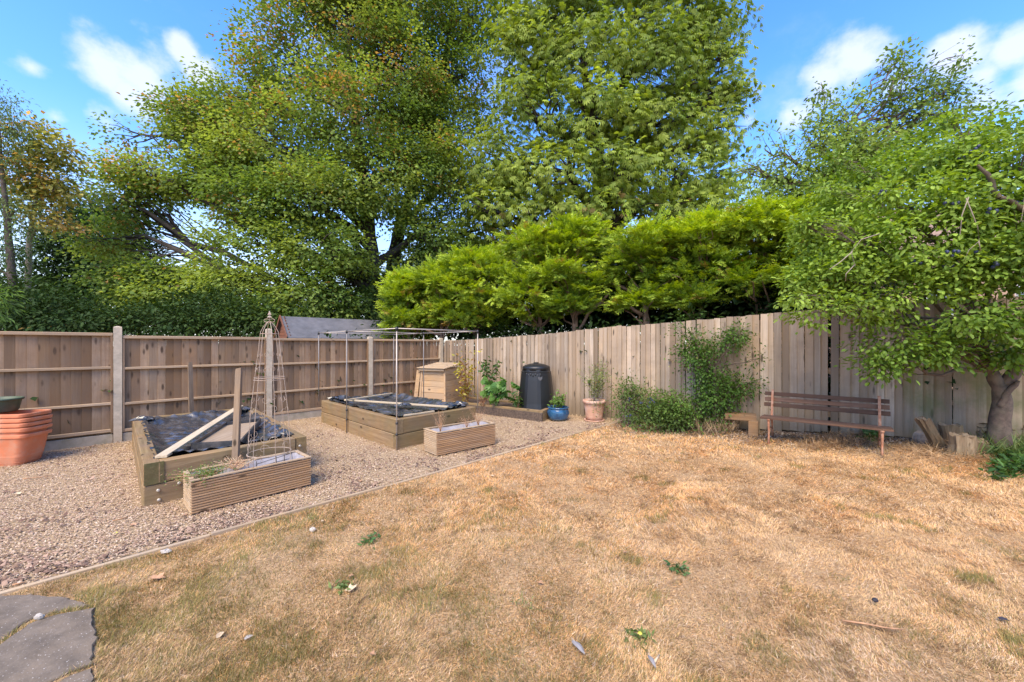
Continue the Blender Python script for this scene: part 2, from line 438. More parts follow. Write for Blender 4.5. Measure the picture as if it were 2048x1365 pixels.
M_glass = plain('window_glass', (.10, .12, .15), .08, spec=.8)
M_frame = plain('white_frame', (.75, .75, .73), .5)
L_syc = leaf_mat('sycamore_leaf', .42, .55, .2)
L_con = leaf_mat('conifer_leaf', .32, .7, .12, 1.2)
L_plum = leaf_mat('plum_leaf', .38, .5, .22)
L_dark = leaf_mat('laurel_leaf', .2, .6, .15)
L_gr = leaf_mat('dry_grass', .25, .85, .1)
L_gen = leaf_mat('garden_leaf', .3, .45, .35)

# ------------------------------------------------------------------ the ground
def make_ground():
    xs = np.unique(np.concatenate([-np.geomspace(9.2, 400, 16), np.linspace(-9, 9, 226), np.geomspace(9.2, 400, 16)]))
    ys = np.unique(np.concatenate([-np.geomspace(1.2, 400, 14), np.linspace(-1, 12, 164), np.geomspace(12.2, 600, 18)]))
    X, Y = np.meshgrid(xs, ys)
    Z = G(X, Y) * (np.abs(X) < 9.1) * (Y < 12.1)
    d = rf_dist(X, Y)
    Z = Z - .006 * (ed_side(X, Y) < -.05)
    V = np.stack([X, Y, Z], -1).reshape(-1, 3)
    nx, ny = len(xs), len(ys)
    i = np.arange(ny - 1)[:, None] * nx + np.arange(nx - 1)[None, :]
    Fc = np.stack([i, i + 1, i + nx + 1, i + nx], -1).reshape(-1, 4)
    soil = sstep(1.05, .25, d + (fbm(X * 3, Y * 3, seed=9) - .5) * .9) * (rf_along(X, Y) > 5.0)
    beyond = (d < -.02) | (((X - FL0[0]) * DL[1] - (Y - FL0[1]) * DL[0]) < -.03)
    soil = np.where(beyond, 1.0, soil)  # ground past the fences coloured dark so gaps between boards look shaded
    green = fbm(X * .9, Y * .9, seed=21)
    col = np.stack([soil, green, np.zeros_like(soil)], -1).reshape(-1, 3)
    me = np_mesh('lawn_ground', V, Fc, col, True)
    m, t, b, o = new_mat('dry_lawn_soil'); q = NT(t)
    a = q.n('ShaderNodeSeparateColor', {0: q.n('ShaderNodeAttribute', attribute_name='Col').outputs['Color']})
    pos = q.n('ShaderNodeNewGeometry').outputs['Position']
    n1 = q.noise(pos, 5.5, 6, .65); n2 = q.noise(pos, 60, 4, .7); n3 = q.noise(pos, 1.4, 4, .6)
    c = q.ramp(n2, [(.3, (.24, .15, .08)), (.5, (.44, .29, .155)), (.72, (.62, .43, .25))])
    c = q.mixc(q.math('MULTIPLY', q.ramp(n1, [(.52, (0, 0, 0)), (.68, (1, 1, 1))]), .35), c, (.20, .145, .09))
    sc = q.ramp(n2, [(.3, (.055, .04, .03)), (.55, (.14, .10, .075)), (.8, (.26, .20, .15))])
    c = q.mixc(q.math('MULTIPLY', a.outputs[0], q.ramp(n1, [(.35, (.6, .6, .6)), (.6, (1, 1, 1))])), c, sc)
    t.links.new(c, b.inputs['Base Color']); b.inputs['Roughness'].default_value = 1; b.inputs['Specular IOR Level'].default_value = .05
    t.links.new(q.n('ShaderNodeBump', {'Height': q.math('ADD', n2, q.math('MULTIPLY', n1, .6)), 'Strength': .7, 'Distance': .02}).outputs[0], b.inputs['Normal'])
    return link('ground', me, m)
tag(make_ground(), kind='structure')

def make_gravel():
    # from the panel fence to the edging, bilinear sheet
    a0 = FL0 - DL * 9.0 + np.array([.0, .0]); a1 = CORNER
    b0 = ED0 - DE * 5.5; b1 = ED1
    n, m_ = 130, 70
    s = np.linspace(0, 1, n)[:, None, None]; k = np.linspace(0, 1, m_)[None, :, None]
    P = (a0 * (1 - s) + a1 * s) * (1 - k) + (b0 * (1 - s) + b1 * s) * k
    x, y = P[..., 0], P[..., 1]
    z = .004 + (fbm(x * 1.6, y * 1.6, seed=3) - .3) * .035 * np.minimum(1, k[..., 0] * 6) * np.minimum(1, (1 - k[..., 0]) * 8)
    z = np.maximum(z, .003)
    V = np.stack([x, y, z], -1).reshape(-1, 3)
    i = np.arange(n - 1)[:, None] * m_ + np.arange(m_ - 1)[None, :]
    Fc = np.stack([i, i + m_, i + m_ + 1, i + 1], -1).reshape(-1, 4)[:, ::-1]
    me = np_mesh('gravel_sheet', V, Fc[:, ::-1], None, True)
    m, t, b, o = new_mat('gravel_bed'); q = NT(t)
    pos = q.n('ShaderNodeNewGeometry').outputs['Position']
    vo = q.n('ShaderNodeTexVoronoi', {'Vector': pos, 'Scale': 55.0})
    n1 = q.noise(pos, 2.2, 5, .65)
    rs = q.n('ShaderNodeSeparateColor', {0: vo.outputs['Color']}).outputs[0]
    c = q.ramp(rs, [(0, (.22, .14, .085)), (.4, (.36, .245, .14)), (.75, (.44, .32, .185)), (1, (.54, .41, .26))])
    c = q.mixc(q.ramp(n1, [(.40, (0, 0, 0)), (.62, (.65, .65, .65))]), c, (.46, .34, .195))
    c = q.mixc(q.ramp(vo.outputs['Distance'], [(.45, (0, 0, 0)), (.85, (.5, .5, .5))]), c, (.22, .15, .10))
    t.links.new(c, b.inputs['Base Color']); b.inputs['Roughness'].default_value = 1; b.inputs['Specular IOR Level'].default_value = .1
    t.links.new(q.n('ShaderNodeBump', {'Height': q.math('SUBTRACT', 1.0, vo.outputs['Distance']), 'Strength': .8, 'Distance': .012}).outputs[0], b.inputs['Normal'])
    return link('gravel_area', me, m)
tag(make_gravel(), kind='structure')

# loose chippings
def stones(n, sampler, smin, smax, seed, pal, name, flat=.45, zoff=.0):
    r = np.random.default_rng(seed)
    P = sampler(r, n); n = len(P)
    base = np.array([[1, 0, -.3], [0, 1, -.3], [-1, 0, -.3], [0, -1, -.3], [0, 0, 1]], float)
    fs = np.array([[0, 1, 4], [1, 2, 4], [2, 3, 4], [3, 0, 4]])
    sz = r.uniform(smin, smax, (n, 1, 1)) * np.stack([r.uniform(.6, 1.5, n), r.uniform(.5, 1.0, n), r.uniform(.25, .6, n) * flat * 2], -1)[:, None, :]
    V = base[None] * sz * r.uniform(.7, 1.2, (n, 5, 1))
    an = r.uniform(0, 6.28, n); tl = r.normal(0, .35, n)
    c, s = np.cos(an)[:, None], np.sin(an)[:, None]; ct, st = np.cos(tl)[:, None], np.sin(tl)[:, None]
    x, y, z = V[..., 0], V[..., 1], V[..., 2]
    x, z = x * ct - z * st, x * st + z * ct
    x, y = x * c - y * s, x * s + y * c
    V = np.stack([x, y, z], -1) + P[:, None, :]
    V[..., 2] += zoff
    pal = np.array(pal); ci = r.integers(0, len(pal), n)
    cc = pal[ci] * r.uniform(.85, 1.3, (n, 1))
    Fi = (fs[None] + (np.arange(n) * 5)[:, None, None]).reshape(-1, 3)
    return np_mesh(name, V.reshape(-1, 3), Fi, np.repeat(cc, 5, 0))
def in_gravel(x, y):
    return (ed_side(x, y) < -.03) & (((x - FL0[0]) * DL[1] - (y - FL0[1]) * DL[0]) > .05) & (rf_dist(x, y) > .1)
def gravel_sampler(r, n):
    Yv = 1.9 + (r.random(n * 6) ** 1.25) * 7.5
    x = r.uniform(-1.42, .4, n * 6) * Yv
    ok = in_gravel(x, Yv); x, Yv = x[ok][:n], Yv[ok][:n]
    return np.stack([x, Yv, np.full(len(x), .012) + r.uniform(0, .008, len(x)) + np.maximum(0, (fbm(x * 1.6, Yv * 1.6, seed=3) - .3) * .03)], -1)
M_chip = leaf_mat('stone_chip', 0.0, .9, .2)
o = link('gravel_chippings', stones(100000, gravel_sampler, .0038, .0108, 4, [(.49, .365, .235), (.42, .295, .185), (.32, .21, .135), (.22, .15, .10), (.57, .44, .32), (.35, .225, .16), (.45, .32, .20)], 'chippings'), M_chip)
tag(o, 'pale buff and brown stone chippings spread between the fence and the lawn', 'gravel', kind='stuff')

# broken concrete path in the corner
SLABS = [[(-420, 1430), (-300, 1235), (-40, 1194), (60, 1192), (128, 1197), (182, 1212), (120, 1224), (66, 1238), (30, 1262), (0, 1284), (-60, 1322)],
 [(-55, 1330), (3, 1290), (34, 1268), (70, 1245), (122, 1231), (188, 1219), (193, 1262), (190, 1312), (180, 1332), (138, 1348), (92, 1372), (40, 1420), (-80, 1480), (-200, 1450)],
 [(100, 1377), (142, 1354), (184, 1338), (186, 1420), (170, 1600), (-20, 1560), (46, 1428)]]
def in_slabs(x, y):
    r_ = np.zeros(len(x), bool)
    for pl in SLABS:
        P = [gp(u, v) for u, v in pl]; ins = np.zeros(len(x), bool)
        for i in range(len(P)):
            a, b_ = P[i], P[i - 1]
            ins ^= ((a.y > y) != (b_.y > y)) & (x < (b_.x - a.x) * (y - a.y) / (b_.y - a.y + 1e-12) + a.x)
        r_ |= ins
    return r_
M_path = plain('speckled_concrete', (.16, .125, .09), .95, var=.3, scale=9, bump=1.0, dirt=(.22, .16, .10), dirt_amt=.5, dscale=3)
def add_speckle(m):
    t = m.node_tree; q = NT(t); b = [n for n in t.nodes if n.type == 'BSDF_PRINCIPLED'][0]
    src = b.inputs['Base Color'].links[0].from_socket
    vo = q.n('ShaderNodeTexVoronoi', {'Vector': q.n('ShaderNodeTexCoord').outputs['Object'], 'Scale': 95.0})
    rs = q.n('ShaderNodeSeparateColor', {0: vo.outputs['Color']})
    f = q.math('MULTIPLY', q.math('LESS_THAN', vo.outputs['Distance'], .25), q.math('GREATER_THAN', rs.outputs[0], .62))
    c = q.mixc(f, src, q.ramp(rs.outputs[1], [(0, (.20, .17, .14)), (.7, (.28, .24, .20)), (1, (.60, .54, .47))]))
    t.links.new(c, b.inputs['Base Color'])
add_speckle(M_path)
path = bpy.data.objects.new('path', None); C.objects.link(path); path.location = (-3.3, 1.9, 0); tag(path, kind='structure')
def slab(pts, zt=.012):
    P = [gp(u, v) for (u, v) in pts]
    dense = []
    for i, p in enumerate(P):
        q_ = P[(i + 1) % len(P)]; k = max(1, int((q_ - p).length / .03))
        for j in range(k):
            d = p.lerp(q_, j / k)
            wv = random.uniform(-.009, .009) + .004 * math.sin(d.x * 21 + i)
            dense.append(Vector((d.x + wv, d.y + wv * .7, 0)))
    n = len(dense); mb = MB()
    vs_ = [(p.x, p.y, -.05) for p in dense] + [(p.x, p.y, zt - .006) for p in dense]
    cx = sum(p.x for p in dense) / n; cy_ = sum(p.y for p in dense) / n
    vs_ += [(p.x + (cx - p.x) * .02, p.y + (cy_ - p.y) * .02, zt) for p in dense]
    fs = [(i, (i + 1) % n, n + (i + 1) % n, n + i) for i in range(n)] + [(n + i, n + (i + 1) % n, 2 * n + (i + 1) % n, 2 * n + i) for i in range(n)]
    fs += [tuple(range(2 * n, 3 * n))]
    mb.add(vs_, fs)
    mb.build('paving_slab', M_path, path)
for pl_, zt_ in zip(SLABS, (.010, .014, .010)): slab(pl_, zt_)

# ------------------------------------------------------------------ grass
def lawn_mask(x, y):
    ok = (ed_side(x, y) > .035) & (rf_dist(x, y) > .02)
    ok &= ~in_slabs(x, y)
    return ok
def make_grass(n, ylo, yhi, seed, L, W):
    r = np.random.default_rng(seed)
    y = r.uniform(ylo, yhi, n * 3); x = r.uniform(-1.4, 1.42, n * 3) * y
    ok = lawn_mask(x, y); d = rf_dist(x, y); s = rf_along(x, y)
    soil = sstep(1.05, .25, d + (fbm(x * 3, y * 3, seed=9) - .5) * .9) * (s > 5.0)
    dens = .42 + .58 * sstep(.30, .55, fbm(x * 2.3, y * 2.3, seed=31, o=4))
    ok &= (r.random(len(x)) > soil * .82) & (r.random(len(x)) < dens)
    x, y = x[ok][:n], y[ok][:n]; n = len(x); z = G(x, y)
    soil = soil[ok][:n]
    g1 = fbm(x * 1.1 + 3, y * 1.1, seed=41, o=4); g2 = fbm(x * 4.5, y * 4.5, seed=51, o=3); g3 = fbm(x * .6, y * .6, seed=61); g4 = fbm(x * 16, y * 16, seed=71, o=2)
    # greener towards the near left and in scattered tufts
    near_left = sstep(5.2, 2.2, y) * sstep(1.6, -1.4, x)
    near = sstep(3.2, 1.9, y)
    gprob = np.clip(.015 + .22 * near_left + .12 * near + .50 * near_left * sstep(.40, .62, g1 * .5 + g2 * .5) + .30 * near * sstep(.55, .7, g2) + .5 * sstep(.71, .78, g2), 0, .75)
    isg = r.random(n) < gprob
    straw = np.array([.76, .52, .26]); orange = np.array([.76, .445, .18]); pale = np.array([.80, .62, .43]); brown = np.array([.30, .19, .10])
    k = np.clip(sstep(.35, .65, g3 * .45 + g2 * .55) + .3 * sstep(3.0, 6.5, y), 0, 1)[:, None]
    c = straw * (1 - k) + orange * k
    pk = (r.random(n) < .16 + .35 * sstep(.5, .72, g1) * sstep(-.5, 2.5, x) * sstep(5, 2.5, y))[:, None]
    c = np.where(pk, pale, c)
    bk = (r.random(n) < .13 + .45 * sstep(.60, .75, g4))[:, None]
    c = np.where(bk, brown, c)
    gr = np.array([.30, .27, .10]) * (1 - r.random((n, 1)) * .35) + np.array([.05, .03, .0]) * r.random((n, 1))
    c = np.where(isg[:, None], gr, c)
    c = c * r.uniform(.66, 1.22, (n, 1)) * (1 - .35 * soil[:, None])
    az = r.uniform(0, 6.28, n) ; comb = fbm(x * 1.5, y * 1.5, seed=81) * 12.0
    az = np.where(r.random(n) < .55, comb + r.normal(0, .5, n), az)
    lean = np.where(isg, r.uniform(.2, .9, n), r.uniform(.7, 1.42, n))
    tuft = sstep(.40, .72, g4 * .5 + g2 * .5)
    g5 = fbm(x * 5.5 + 9, y * 5.5, seed=95, o=3); c = c * (.90 + .20 * sstep(.32, .66, g5))[:, None]
    ln = L * r.uniform(.5, 1.3, n) * (1 + .6 * tuft) * np.where(isg, 1.05, 1)
    D = np.stack([np.cos(az) * np.sin(lean), np.sin(az) * np.sin(lean), np.cos(lean)], -1)
    S = np.stack([-np.sin(az), np.cos(az), r.normal(0, .4, n)], -1)
    B = np.stack([x, y, z - .003 + r.uniform(0, .014, n)], -1)
    wd = (W * r.uniform(.6, 1.3, n))[:, None]
    V = np.stack([B - S * wd / 2, B + S * wd / 2, B + D * ln[:, None]], 1)
    cc = np.stack([c * .85, c * .85, c * 1.08], 1)
    return V.reshape(-1, 3), cc.reshape(-1, 3)
parts = [make_grass(240000, 1.75, 3.3, 1, .025, .0027), make_grass(190000, 3.3, 5.4, 2, .030, .0045), make_grass(110000, 5.4, 8.6, 3, .036, .008)]
V = np.concatenate([p[0] for p in parts]); cc = np.concatenate([p[1] for p in parts])
o = link('dry_grass', np_mesh('grass_blades', V, np.arange(len(V)).reshape(-1, 3), cc), L_gr)
tag(o, 'scorched straw coloured lawn grass with a few green tufts', 'grass', kind='stuff')

# ------------------------------------------------------------------ fences
def rot_of(d): return math.atan2(d[1], d[0])
pf = thing('panel_fence', 'brown featheredge panel fence with concrete posts along the gravel on the left', 'fence', (FL0[0], FL0[1], 0), rot_of(DL))
def feather_mesh(wd, k):
    rr = random.Random(k)
    mb = MB()
    a, b_ = .006, .020
    bow = rr.uniform(-.003, .003)
    P = []
    for z, y0 in ((0, 0), (.5, bow), (1, 0)):
        P += [(0, y0, z), (wd, y0 - .001, z), (wd, y0 + b_, z), (0, y0 + a, z)]
    fs = []
    for r_ in (0, 4):
        for i in range(4): fs.append((r_ + i, r_ + (i + 1) % 4, r_ + 4 + (i + 1) % 4, r_ + 4 + i))
    fs += [(3, 2, 1, 0), (8, 9, 10, 11)]
    me = bpy.data.meshes.new('feather_board'); me.from_pydata(P, [], fs); me.update(); return me
fm = [feather_mesh(.118 + .004 * k, k) for k in range(4)]
PITCH = 2.163
tops = {-2: 1.82, -1: 1.795, 0: 1.755, 1: 1.74, 2: 1.745}
pang = math.asin(.017 / .1)
for k in range(-2, 3):
    x0 = k * PITCH + .055; x1 = (k + 1) * PITCH - .055
    top = tops[k]; st = -.05 * (k + 2) * 0
    n = int((x1 - x0 - .02) / .108)
    stp = (x1 - x0 - .125) / n
    for i in range(n + 1):
        # boards sit on the far side of the rails
        xx = x0 + i * stp; h = top - .035 - .155
        link('board', fm[(i * 7 + k * 3) % 4], M_fl, pf, (xx, .022 + random.uniform(0, .004), .155), (0, random.uniform(-.004, .004), pang + random.uniform(-.05, .05)), ((stp + random.uniform(.001, .006)) / .120, 1, h))
    for zz, hh in ((1.21, .042), (.625, .042), (.19, .05)):
        mb = MB(); mb.box((0, 0, 0), (x1 - x0, .048, hh), ch=.006)
        o = link('rail', bpy.data.meshes.new('rail'), None, pf, ((x0 + x1) / 2, 0, zz + random.uniform(-.004, .004) + (top - 1.75) * .5), (0, random.uniform(-.002, .002), 0))
        o.data.from_pydata([tuple(p) for p in mb.v], [], mb.f); o.data.materials.append(M_flr)
    mb = MB(); mb.box((0, 0, 0), (x1 - x0, .075, .05), ch=.006)
    o = link('capping_rail', bpy.data.meshes.new('capping_rail'), None, pf, ((x0 + x1) / 2, .012, top - .028), (0, 0, 0))
    o.data.from_pydata([tuple(p) for p in mb.v], [], mb.f); o.data.materials.append(M_flr)
    for xe in (x0 + .012, x1 - .012):
        mb = MB(); mb.box((0, 0, 0), (.028, .05, top - .06 - .17), ch=.004)
        o = link('side_batten', bpy.data.meshes.new('side_batten'), None, pf, (xe, -.003, (top - .06 + .17) / 2))
        o.data.from_pydata([tuple(p) for p in mb.v], [], mb.f); o.data.materials.append(M_fl)
    mb = MB(); mb.box((0, 0, 0), (x1 - x0, .05, .19), ch=.006)
    o = link('gravel_board', bpy.data.meshes.new('gravel_board'), None, pf, ((x0 + x1) / 2, .012, .06))
    o.data.from_pydata([tuple(p) for p in mb.v], [], mb.f); o.data.materials.append(M_gbd)
for k, h in ((-1, 1.95), (0, 1.905), (1, 1.93), (2, 1.80), (3, 1.79)):
    mb = MB()
    P = []
    for z, s in ((-.1, .05), (h - .03, .05), (h - .012, .046), (h, .012)):
        P += [(-s, -s, z), (s, -s, z), (s, s, z), (-s, s, z)]
    fs = [(r_ + i, r_ + (i + 1) % 4, r_ + 4 + (i + 1) % 4, r_ + 4 + i) for r_ in (0, 4, 8) for i in range(4)] + [(12, 13, 14, 15)]
    mb.add(P, fs)
    me = bpy.data.meshes.new('post'); me.from_pydata(mb.v, [], mb.f); me.update()
    o = link('post', me, M_conc, pf, (k * PITCH - (.06 if k == 3 else 0), .01, 0))

# board fence
bf = thing('board_fence', 'tall silvery grey vertical board fence behind the bench and the compost bin', 'fence', (CORNER[0], CORNER[1], 0), rot_of(DR))
def plank_mesh(wd, th, k):
    rr = random.Random(k + 50)
    P = []; b1 = rr.uniform(-.004, .004); tt = rr.uniform(-.004, .004)
    for z, y0 in ((0, 0), (.33, b1), (.7, -b1), (1, 0)):
        P += [(0, y0, z), (wd, y0, z), (wd, y0 + th * .55, z), (0, y0 + th, z)]
    P[12] = (P[12][0], P[12][1], 1 + tt); P[15] = (P[15][0], P[15][1], 1 + tt)
    fs = [(r_ + i, r_ + (i + 1) % 4, r_ + 4 + (i + 1) % 4, r_ + 4 + i) for r_ in (0, 4, 8) for i in range(4)] + [(3, 2, 1, 0), (12, 13, 14, 15)]
    me = bpy.data.meshes.new('fence_plank'); me.from_pydata(P, [], fs); me.update(); return me
pm = [plank_mesh(.116 + .004 * k, .02, k) for k in range(5)]
pmm = [m_.copy() for m_ in pm]
def ftop(s):
    pts = [(0, 1.70), (3.4, 1.86), (5.1, 2.005), (5.2, 1.985), (8.16, 2.165), (8.55, 2.17), (8.56, 2.22), (10.3, 2.235), (13, 2.25)]
    for (a, za), (b_, zb) in zip(pts, pts[1:]):
        if s <= b_: return za + (zb - za) * (s - a) / (b_ - a)
    return 2.25
s = .06; i = 0
rr = random.Random(5)
while s < 12.2:
    pos = CORNER + DR * s
    zb = max(0.0, gz(*(pos + NR * .1))) + .01
    if s > 5.2: zb += rr.uniform(0, .03)
    top = ftop(s) + rr.uniform(-.007, .006)
    mossy = s > 9.35
    me = (pmm if mossy else pm)[rr.randrange(5)]
    gap = .03 if 8.47 < s < 8.56 else 0
    pitch = rr.uniform(.088, .112)
    if abs(s - 8.62) < .06: pitch = .135
    o = link('board', me, M_frm if mossy else M_fr, bf, (s + gap, rr.uniform(-.004, .004) - (.02 if i % 2 else 0) * 0, zb), (rr.uniform(-.006, .006), rr.uniform(-.006, .006), -.20 + rr.uniform(-.05, .03)), ((pitch - (rr.uniform(-.008, .0) if s < 5.2 else rr.uniform(-.004, .004))) / .122, 1, top - zb))
    s += pitch + gap; i += 1
for zz in (.45, 1.15, 1.75):
    mb = MB(); mb.box((0, 0, 0), (12.0, .05, .09))
    o = link('back_rail', bpy.data.meshes.new('back_rail'), None, bf, (6.1, .05, zz), (0, -.012, 0))
    o.data.from_pydata([tuple(p) for p in mb.v], [], mb.f); o.data.materials.append(M_flr)
for ss in (.1, 2.6, 5.1, 7.6, 10.1):
    mb = MB(); mb.box((0, 0, 0), (.1, .1, ftop(ss) - .1))
    o = link('post', bpy.data.meshes.new('post'), None, bf, (ss, .13, (ftop(ss) - .1) / 2))
    o.data.from_pydata([tuple(p) for p in mb.v], [], mb.f); o.data.materials.append(M_stake)

# lawn edging boards
eg = thing('lawn_edging', 'thin pale timber edging between the gravel and the dry lawn', 'edging', (ED0[0], ED0[1], 0), rot_of(DE))
tot = float(np.linalg.norm(ED1 - ED0)); x = -2.2
while x < tot - .02:
    L = min(1.5 + random.uniform(-.1, .2), tot - x)
    mb = MB(); mb.box((0, 0, 0), (L - .008, .034, .09), ch=.004)
    o = link('edging_board', bpy.data.meshes.new('edging_board'), None, eg, (x + L / 2, random.uniform(-.006, .006), -.022 + random.uniform(-.008, .006)), (0, random.uniform(-.004, .004), random.uniform(-.008, .008)))
    o.data.from_pydata([tuple(p) for p in mb.v], [], mb.f); o.data.materials.append(M_edge)
    x += L
e2 = MB(); pe = Vector((2.31, 8.16, 0)); pe2 = pe + Vector((-1.25, .87, 0))
mb = MB(); mb.beam(pe + Vector((0, 0, -.005)), pe2 + Vector((0, 0, -.005)), .034, .09, ch=.004); mb.build('edging_board', M_edge, eg)

# ------------------------------------------------------------------ raised beds
def raised_bed(name, label, A, B, Cc, D, H, th, courses, group=None, damp=False):
    """A near corner, then round: B along one side, Cc far, D"""
    t = thing(name, label, 'raised bed', (A[0], A[1], 0), 0, group)
    P = [Vector((*p, 0)) for p in (A, B, Cc, D)]
    h = H / courses
    for c in range(courses):
        for i in range(4):
            a, b_ = P[i], P[(i + 1) % 4]
            d = (b_ - a).normalized(); inn = Vector((-d.y, d.x, 0))
            # alternate which end overlaps
            s0 = 0 if (i + c) % 2 == 0 else th; s1 = 0 if (i + c) % 2 == 0 else th
            p = a + d * (s0 + .002) + inn * th / 2; q_ = b_ - d * (s1 + .002) + inn * th / 2
            zc = (c + .5) * h
            L = (q_ - p).length
            mb = MB(); mb.box((0, 0, 0), (L, th - random.uniform(0, .006), h - .008), ch=.008)
            m_ = M_slp
            o = link('sleeper', bpy.data.meshes.new('sleeper'), None, t, (p + q_) / 2 - Vector((A[0], A[1], 0)) + Vector((0, 0, zc)) + inn * random.uniform(-.004, .004), (0, 0, math.atan2(d.y, d.x)))
            o.data.from_pydata([tuple(v) for v in mb.v], [], mb.f); o.data.materials.append(m_)
    return t, P
def bolts(t, pts, nrm_):
    for p in pts:
        mb = MB(); p = Vector(p); n_ = Vector(nrm_).normalized()
        mb.tube([p - n_ * .002, p + n_ * .010, p + n_ * .014], [.016, .016, .010], 8); mb.build('bolt', M_bolt, t, True)
def crumple(name, label, P, inset, z0, amp, seed, over=None):
    """loose plastic sheet between four corners"""
    n = 90; s = np.linspace(0, 1, n)[:, None]; k = np.linspace(0, 1, n)[None, :]
    a, b_, c_, d_ = [np.array(p)[:2] for p in P]
    cen = (a + b_ + c_ + d_) / 4
    a, b_, c_, d_ = [cen + (p - cen) * (1 - inset / np.linalg.norm(p - cen)) for p in (a, b_, c_, d_)]
    X = (a[0] * (1 - s) + b_[0] * s) * (1 - k) + (d_[0] * (1 - s) + c_[0] * s) * k
    Y = (a[1] * (1 - s) + b_[1] * s) * (1 - k) + (d_[1] * (1 - s) + c_[1] * s) * k
    rid = 1 - np.abs(fbm(X * 4.2, Y * 4.2, seed=seed, o=4) * 2 - 1) * 2.2
    rid2 = 1 - np.abs(fbm(X * 2.0 + 5, Y * 9, seed=seed + 3, o=3) * 2 - 1) * 2.5
    edge = np.minimum(np.minimum(s, 1 - s), np.minimum(k, 1 - k)) * 8
    edge = np.clip(edge, 0, 1)
    Z = z0 + amp * (.5 * rid + .35 * rid2) - .03 + (1 - edge) * .035 + amp * 2.0 * np.maximum(0, fbm(X * 7, Y * 7, seed=seed + 9) - .62) * (1 - edge)
    sag = -.05 * sstep(0, 1, edge)
    Z = Z + sag
    jx = (fbm(X * 9, Y * 9, seed=seed + 20) - .5) * .07 * (1 - edge); jy = (fbm(X * 9, Y * 9, seed=seed + 21) - .5) * .07 * (1 - edge)
    V = np.stack([X + jx, Y + jy, Z], -1).reshape(-1, 3)
    i = np.arange(n - 1)[:, None] * n + np.arange(n - 1)[None, :]
    Fc = np.stack([i, i + n, i + n + 1, i + 1], -1).reshape(-1, 4)[:, ::-1]
    o = link(name, np_mesh(name, V, Fc, None, True), M_sheet)
    tag(o, label, 'plastic sheet'); return o
def rag(parent, c, seed, size=.14):
    mb = MB(); r_ = random.Random(seed)
    n = 9; vs_ = []
    for i in range(n):
        for j in range(n):
            a = (i / (n - 1) - .5) * 2; b_ = (j / (n - 1) - .5) * 2
            z = size * .5 * math.exp(-(a * a + b_ * b_) * 1.2) + r_.uniform(-.25, .25) * size * .5
            vs_.append((c[0] + a * size + r_.uniform(-.2, .2) * size, c[1] + b_ * size * .8 + r_.uniform(-.2, .2) * size, c[2] + z * .8))
    fs = [(i * n + j, i * n + n + j, i * n + n + j + 1, i * n + j + 1) for i in range(n - 1) for j in range(n - 1)]
    mb.add(vs_, fs); mb.build('gathered_edge', M_sheet, parent, False)
B1 = [(-3.586, 3.79), (-2.615, 4.97), (-4.87, 7.30), (-6.04, 6.20)]
bed1, P1 = raised_bed('raised_bed', 'sleeper raised bed nearest the camera with black plastic, batten and tray on top', B1[0], B1[1], B1[2], B1[3], .44, .13, 2, 'timber raised beds')
d1 = (Vector((*B1[1], 0)) - Vector((*B1[0], 0))).normalized(); n1 = Vector((d1.y, -d1.x, 0))
bA = Vector((*B1[0], 0))
mb = MB(); mb.beam(bA + d1 * .007 + n1 * .002 + Vector((0, 0, .33)), bA + d1 * .155 + n1 * .002 + Vector((0, 0, .33)), .012, .212); mb.build('end_block', M_slpd, bed1, label='dark damp green sleeper end')
bolts(bed1, [bA + d1 * .11 + n1 * .004 + Vector((0, 0, .155)), bA + d1 * .115 + n1 * .004 + Vector((0, 0, .06)), bA + d1 * 1.44 + n1 * .004 + Vector((0, 0, .33))], n1)
bolts(bed1, [bA + d1 * .27 + n1 * .004 + Vector((0, 0, .185)), bA + d1 * .38 + n1 * .004 + Vector((0, 0, .18))], n1)
o = crumple('plastic_sheet', 'crumpled black plastic sheet lining the raised bed nearest the camera', B1, .21, .415, .055, 3)
rag(o, (-5.75, 6.1, .42), 1, .16); rag(o, (-4.78, 6.95, .45), 2, .12); rag(o, (-2.95, 5.0, .42), 3, .09); rag(o, (-5.2, 6.75, .44), 5, .08); rag(o, (-3.0, 5.15, .40), 4, .12); pass
mb = MB(); a = gp(322, 914, .455); b_ = gp(480, 813, .50)
mb.beam((0, 0, 0), (0, (b_ - a).length, 0), .10, .028, ch=.003)
t = thing('wooden_batten', 'long pale wooden batten lying across the black plastic of the nearest raised bed', 'batten', a, 0)
me = bpy.data.meshes.new('timber'); L = (b_ - a).length
mb = MB(); mb.box((0, 0, 0), (L, .10, .028), ch=.003); me.from_pydata([tuple(v) for v in mb.v], [], mb.f)
C.objects.unlink(t); bpy.data.objects.remove(t)
o = link('wooden_batten', me, M_batt, None, (a + b_) / 2, (0, -math.asin((b_.z - a.z) / L), math.atan2(b_.y - a.y, b_.x - a.x)))
tag(o, 'long pale wooden batten lying across the black plastic of the nearest raised bed', 'batten')
# tray
tq = [gp(384, 893, .41), gp(482, 887, .43), gp(521, 842, .45), gp(452, 850, .46)]
t = thing('black_tray', 'black rimmed tray with a dusty board in it on the nearest raised bed', 'tray', tq[0])
mb = MB()
dn = Vector((0, 0, .03))
mb.hexa([p - dn for p in tq] + [p - dn * .6 for p in tq]); mb.build('tray_base', M_tray, t)
mb = MB(); cen = sum(tq, Vector()) / 4; iq = [p.lerp(cen, .05) for p in tq]
mb.hexa([p - dn * .55 for p in iq] + [p - dn * .1 for p in iq]); mb.build('board', M_trayb, t)
for i in range(4):
    mb = MB(); mb.beam(tq[i], tq[(i + 1) % 4], .022, .075); mb.build('rim', M_tray, t)

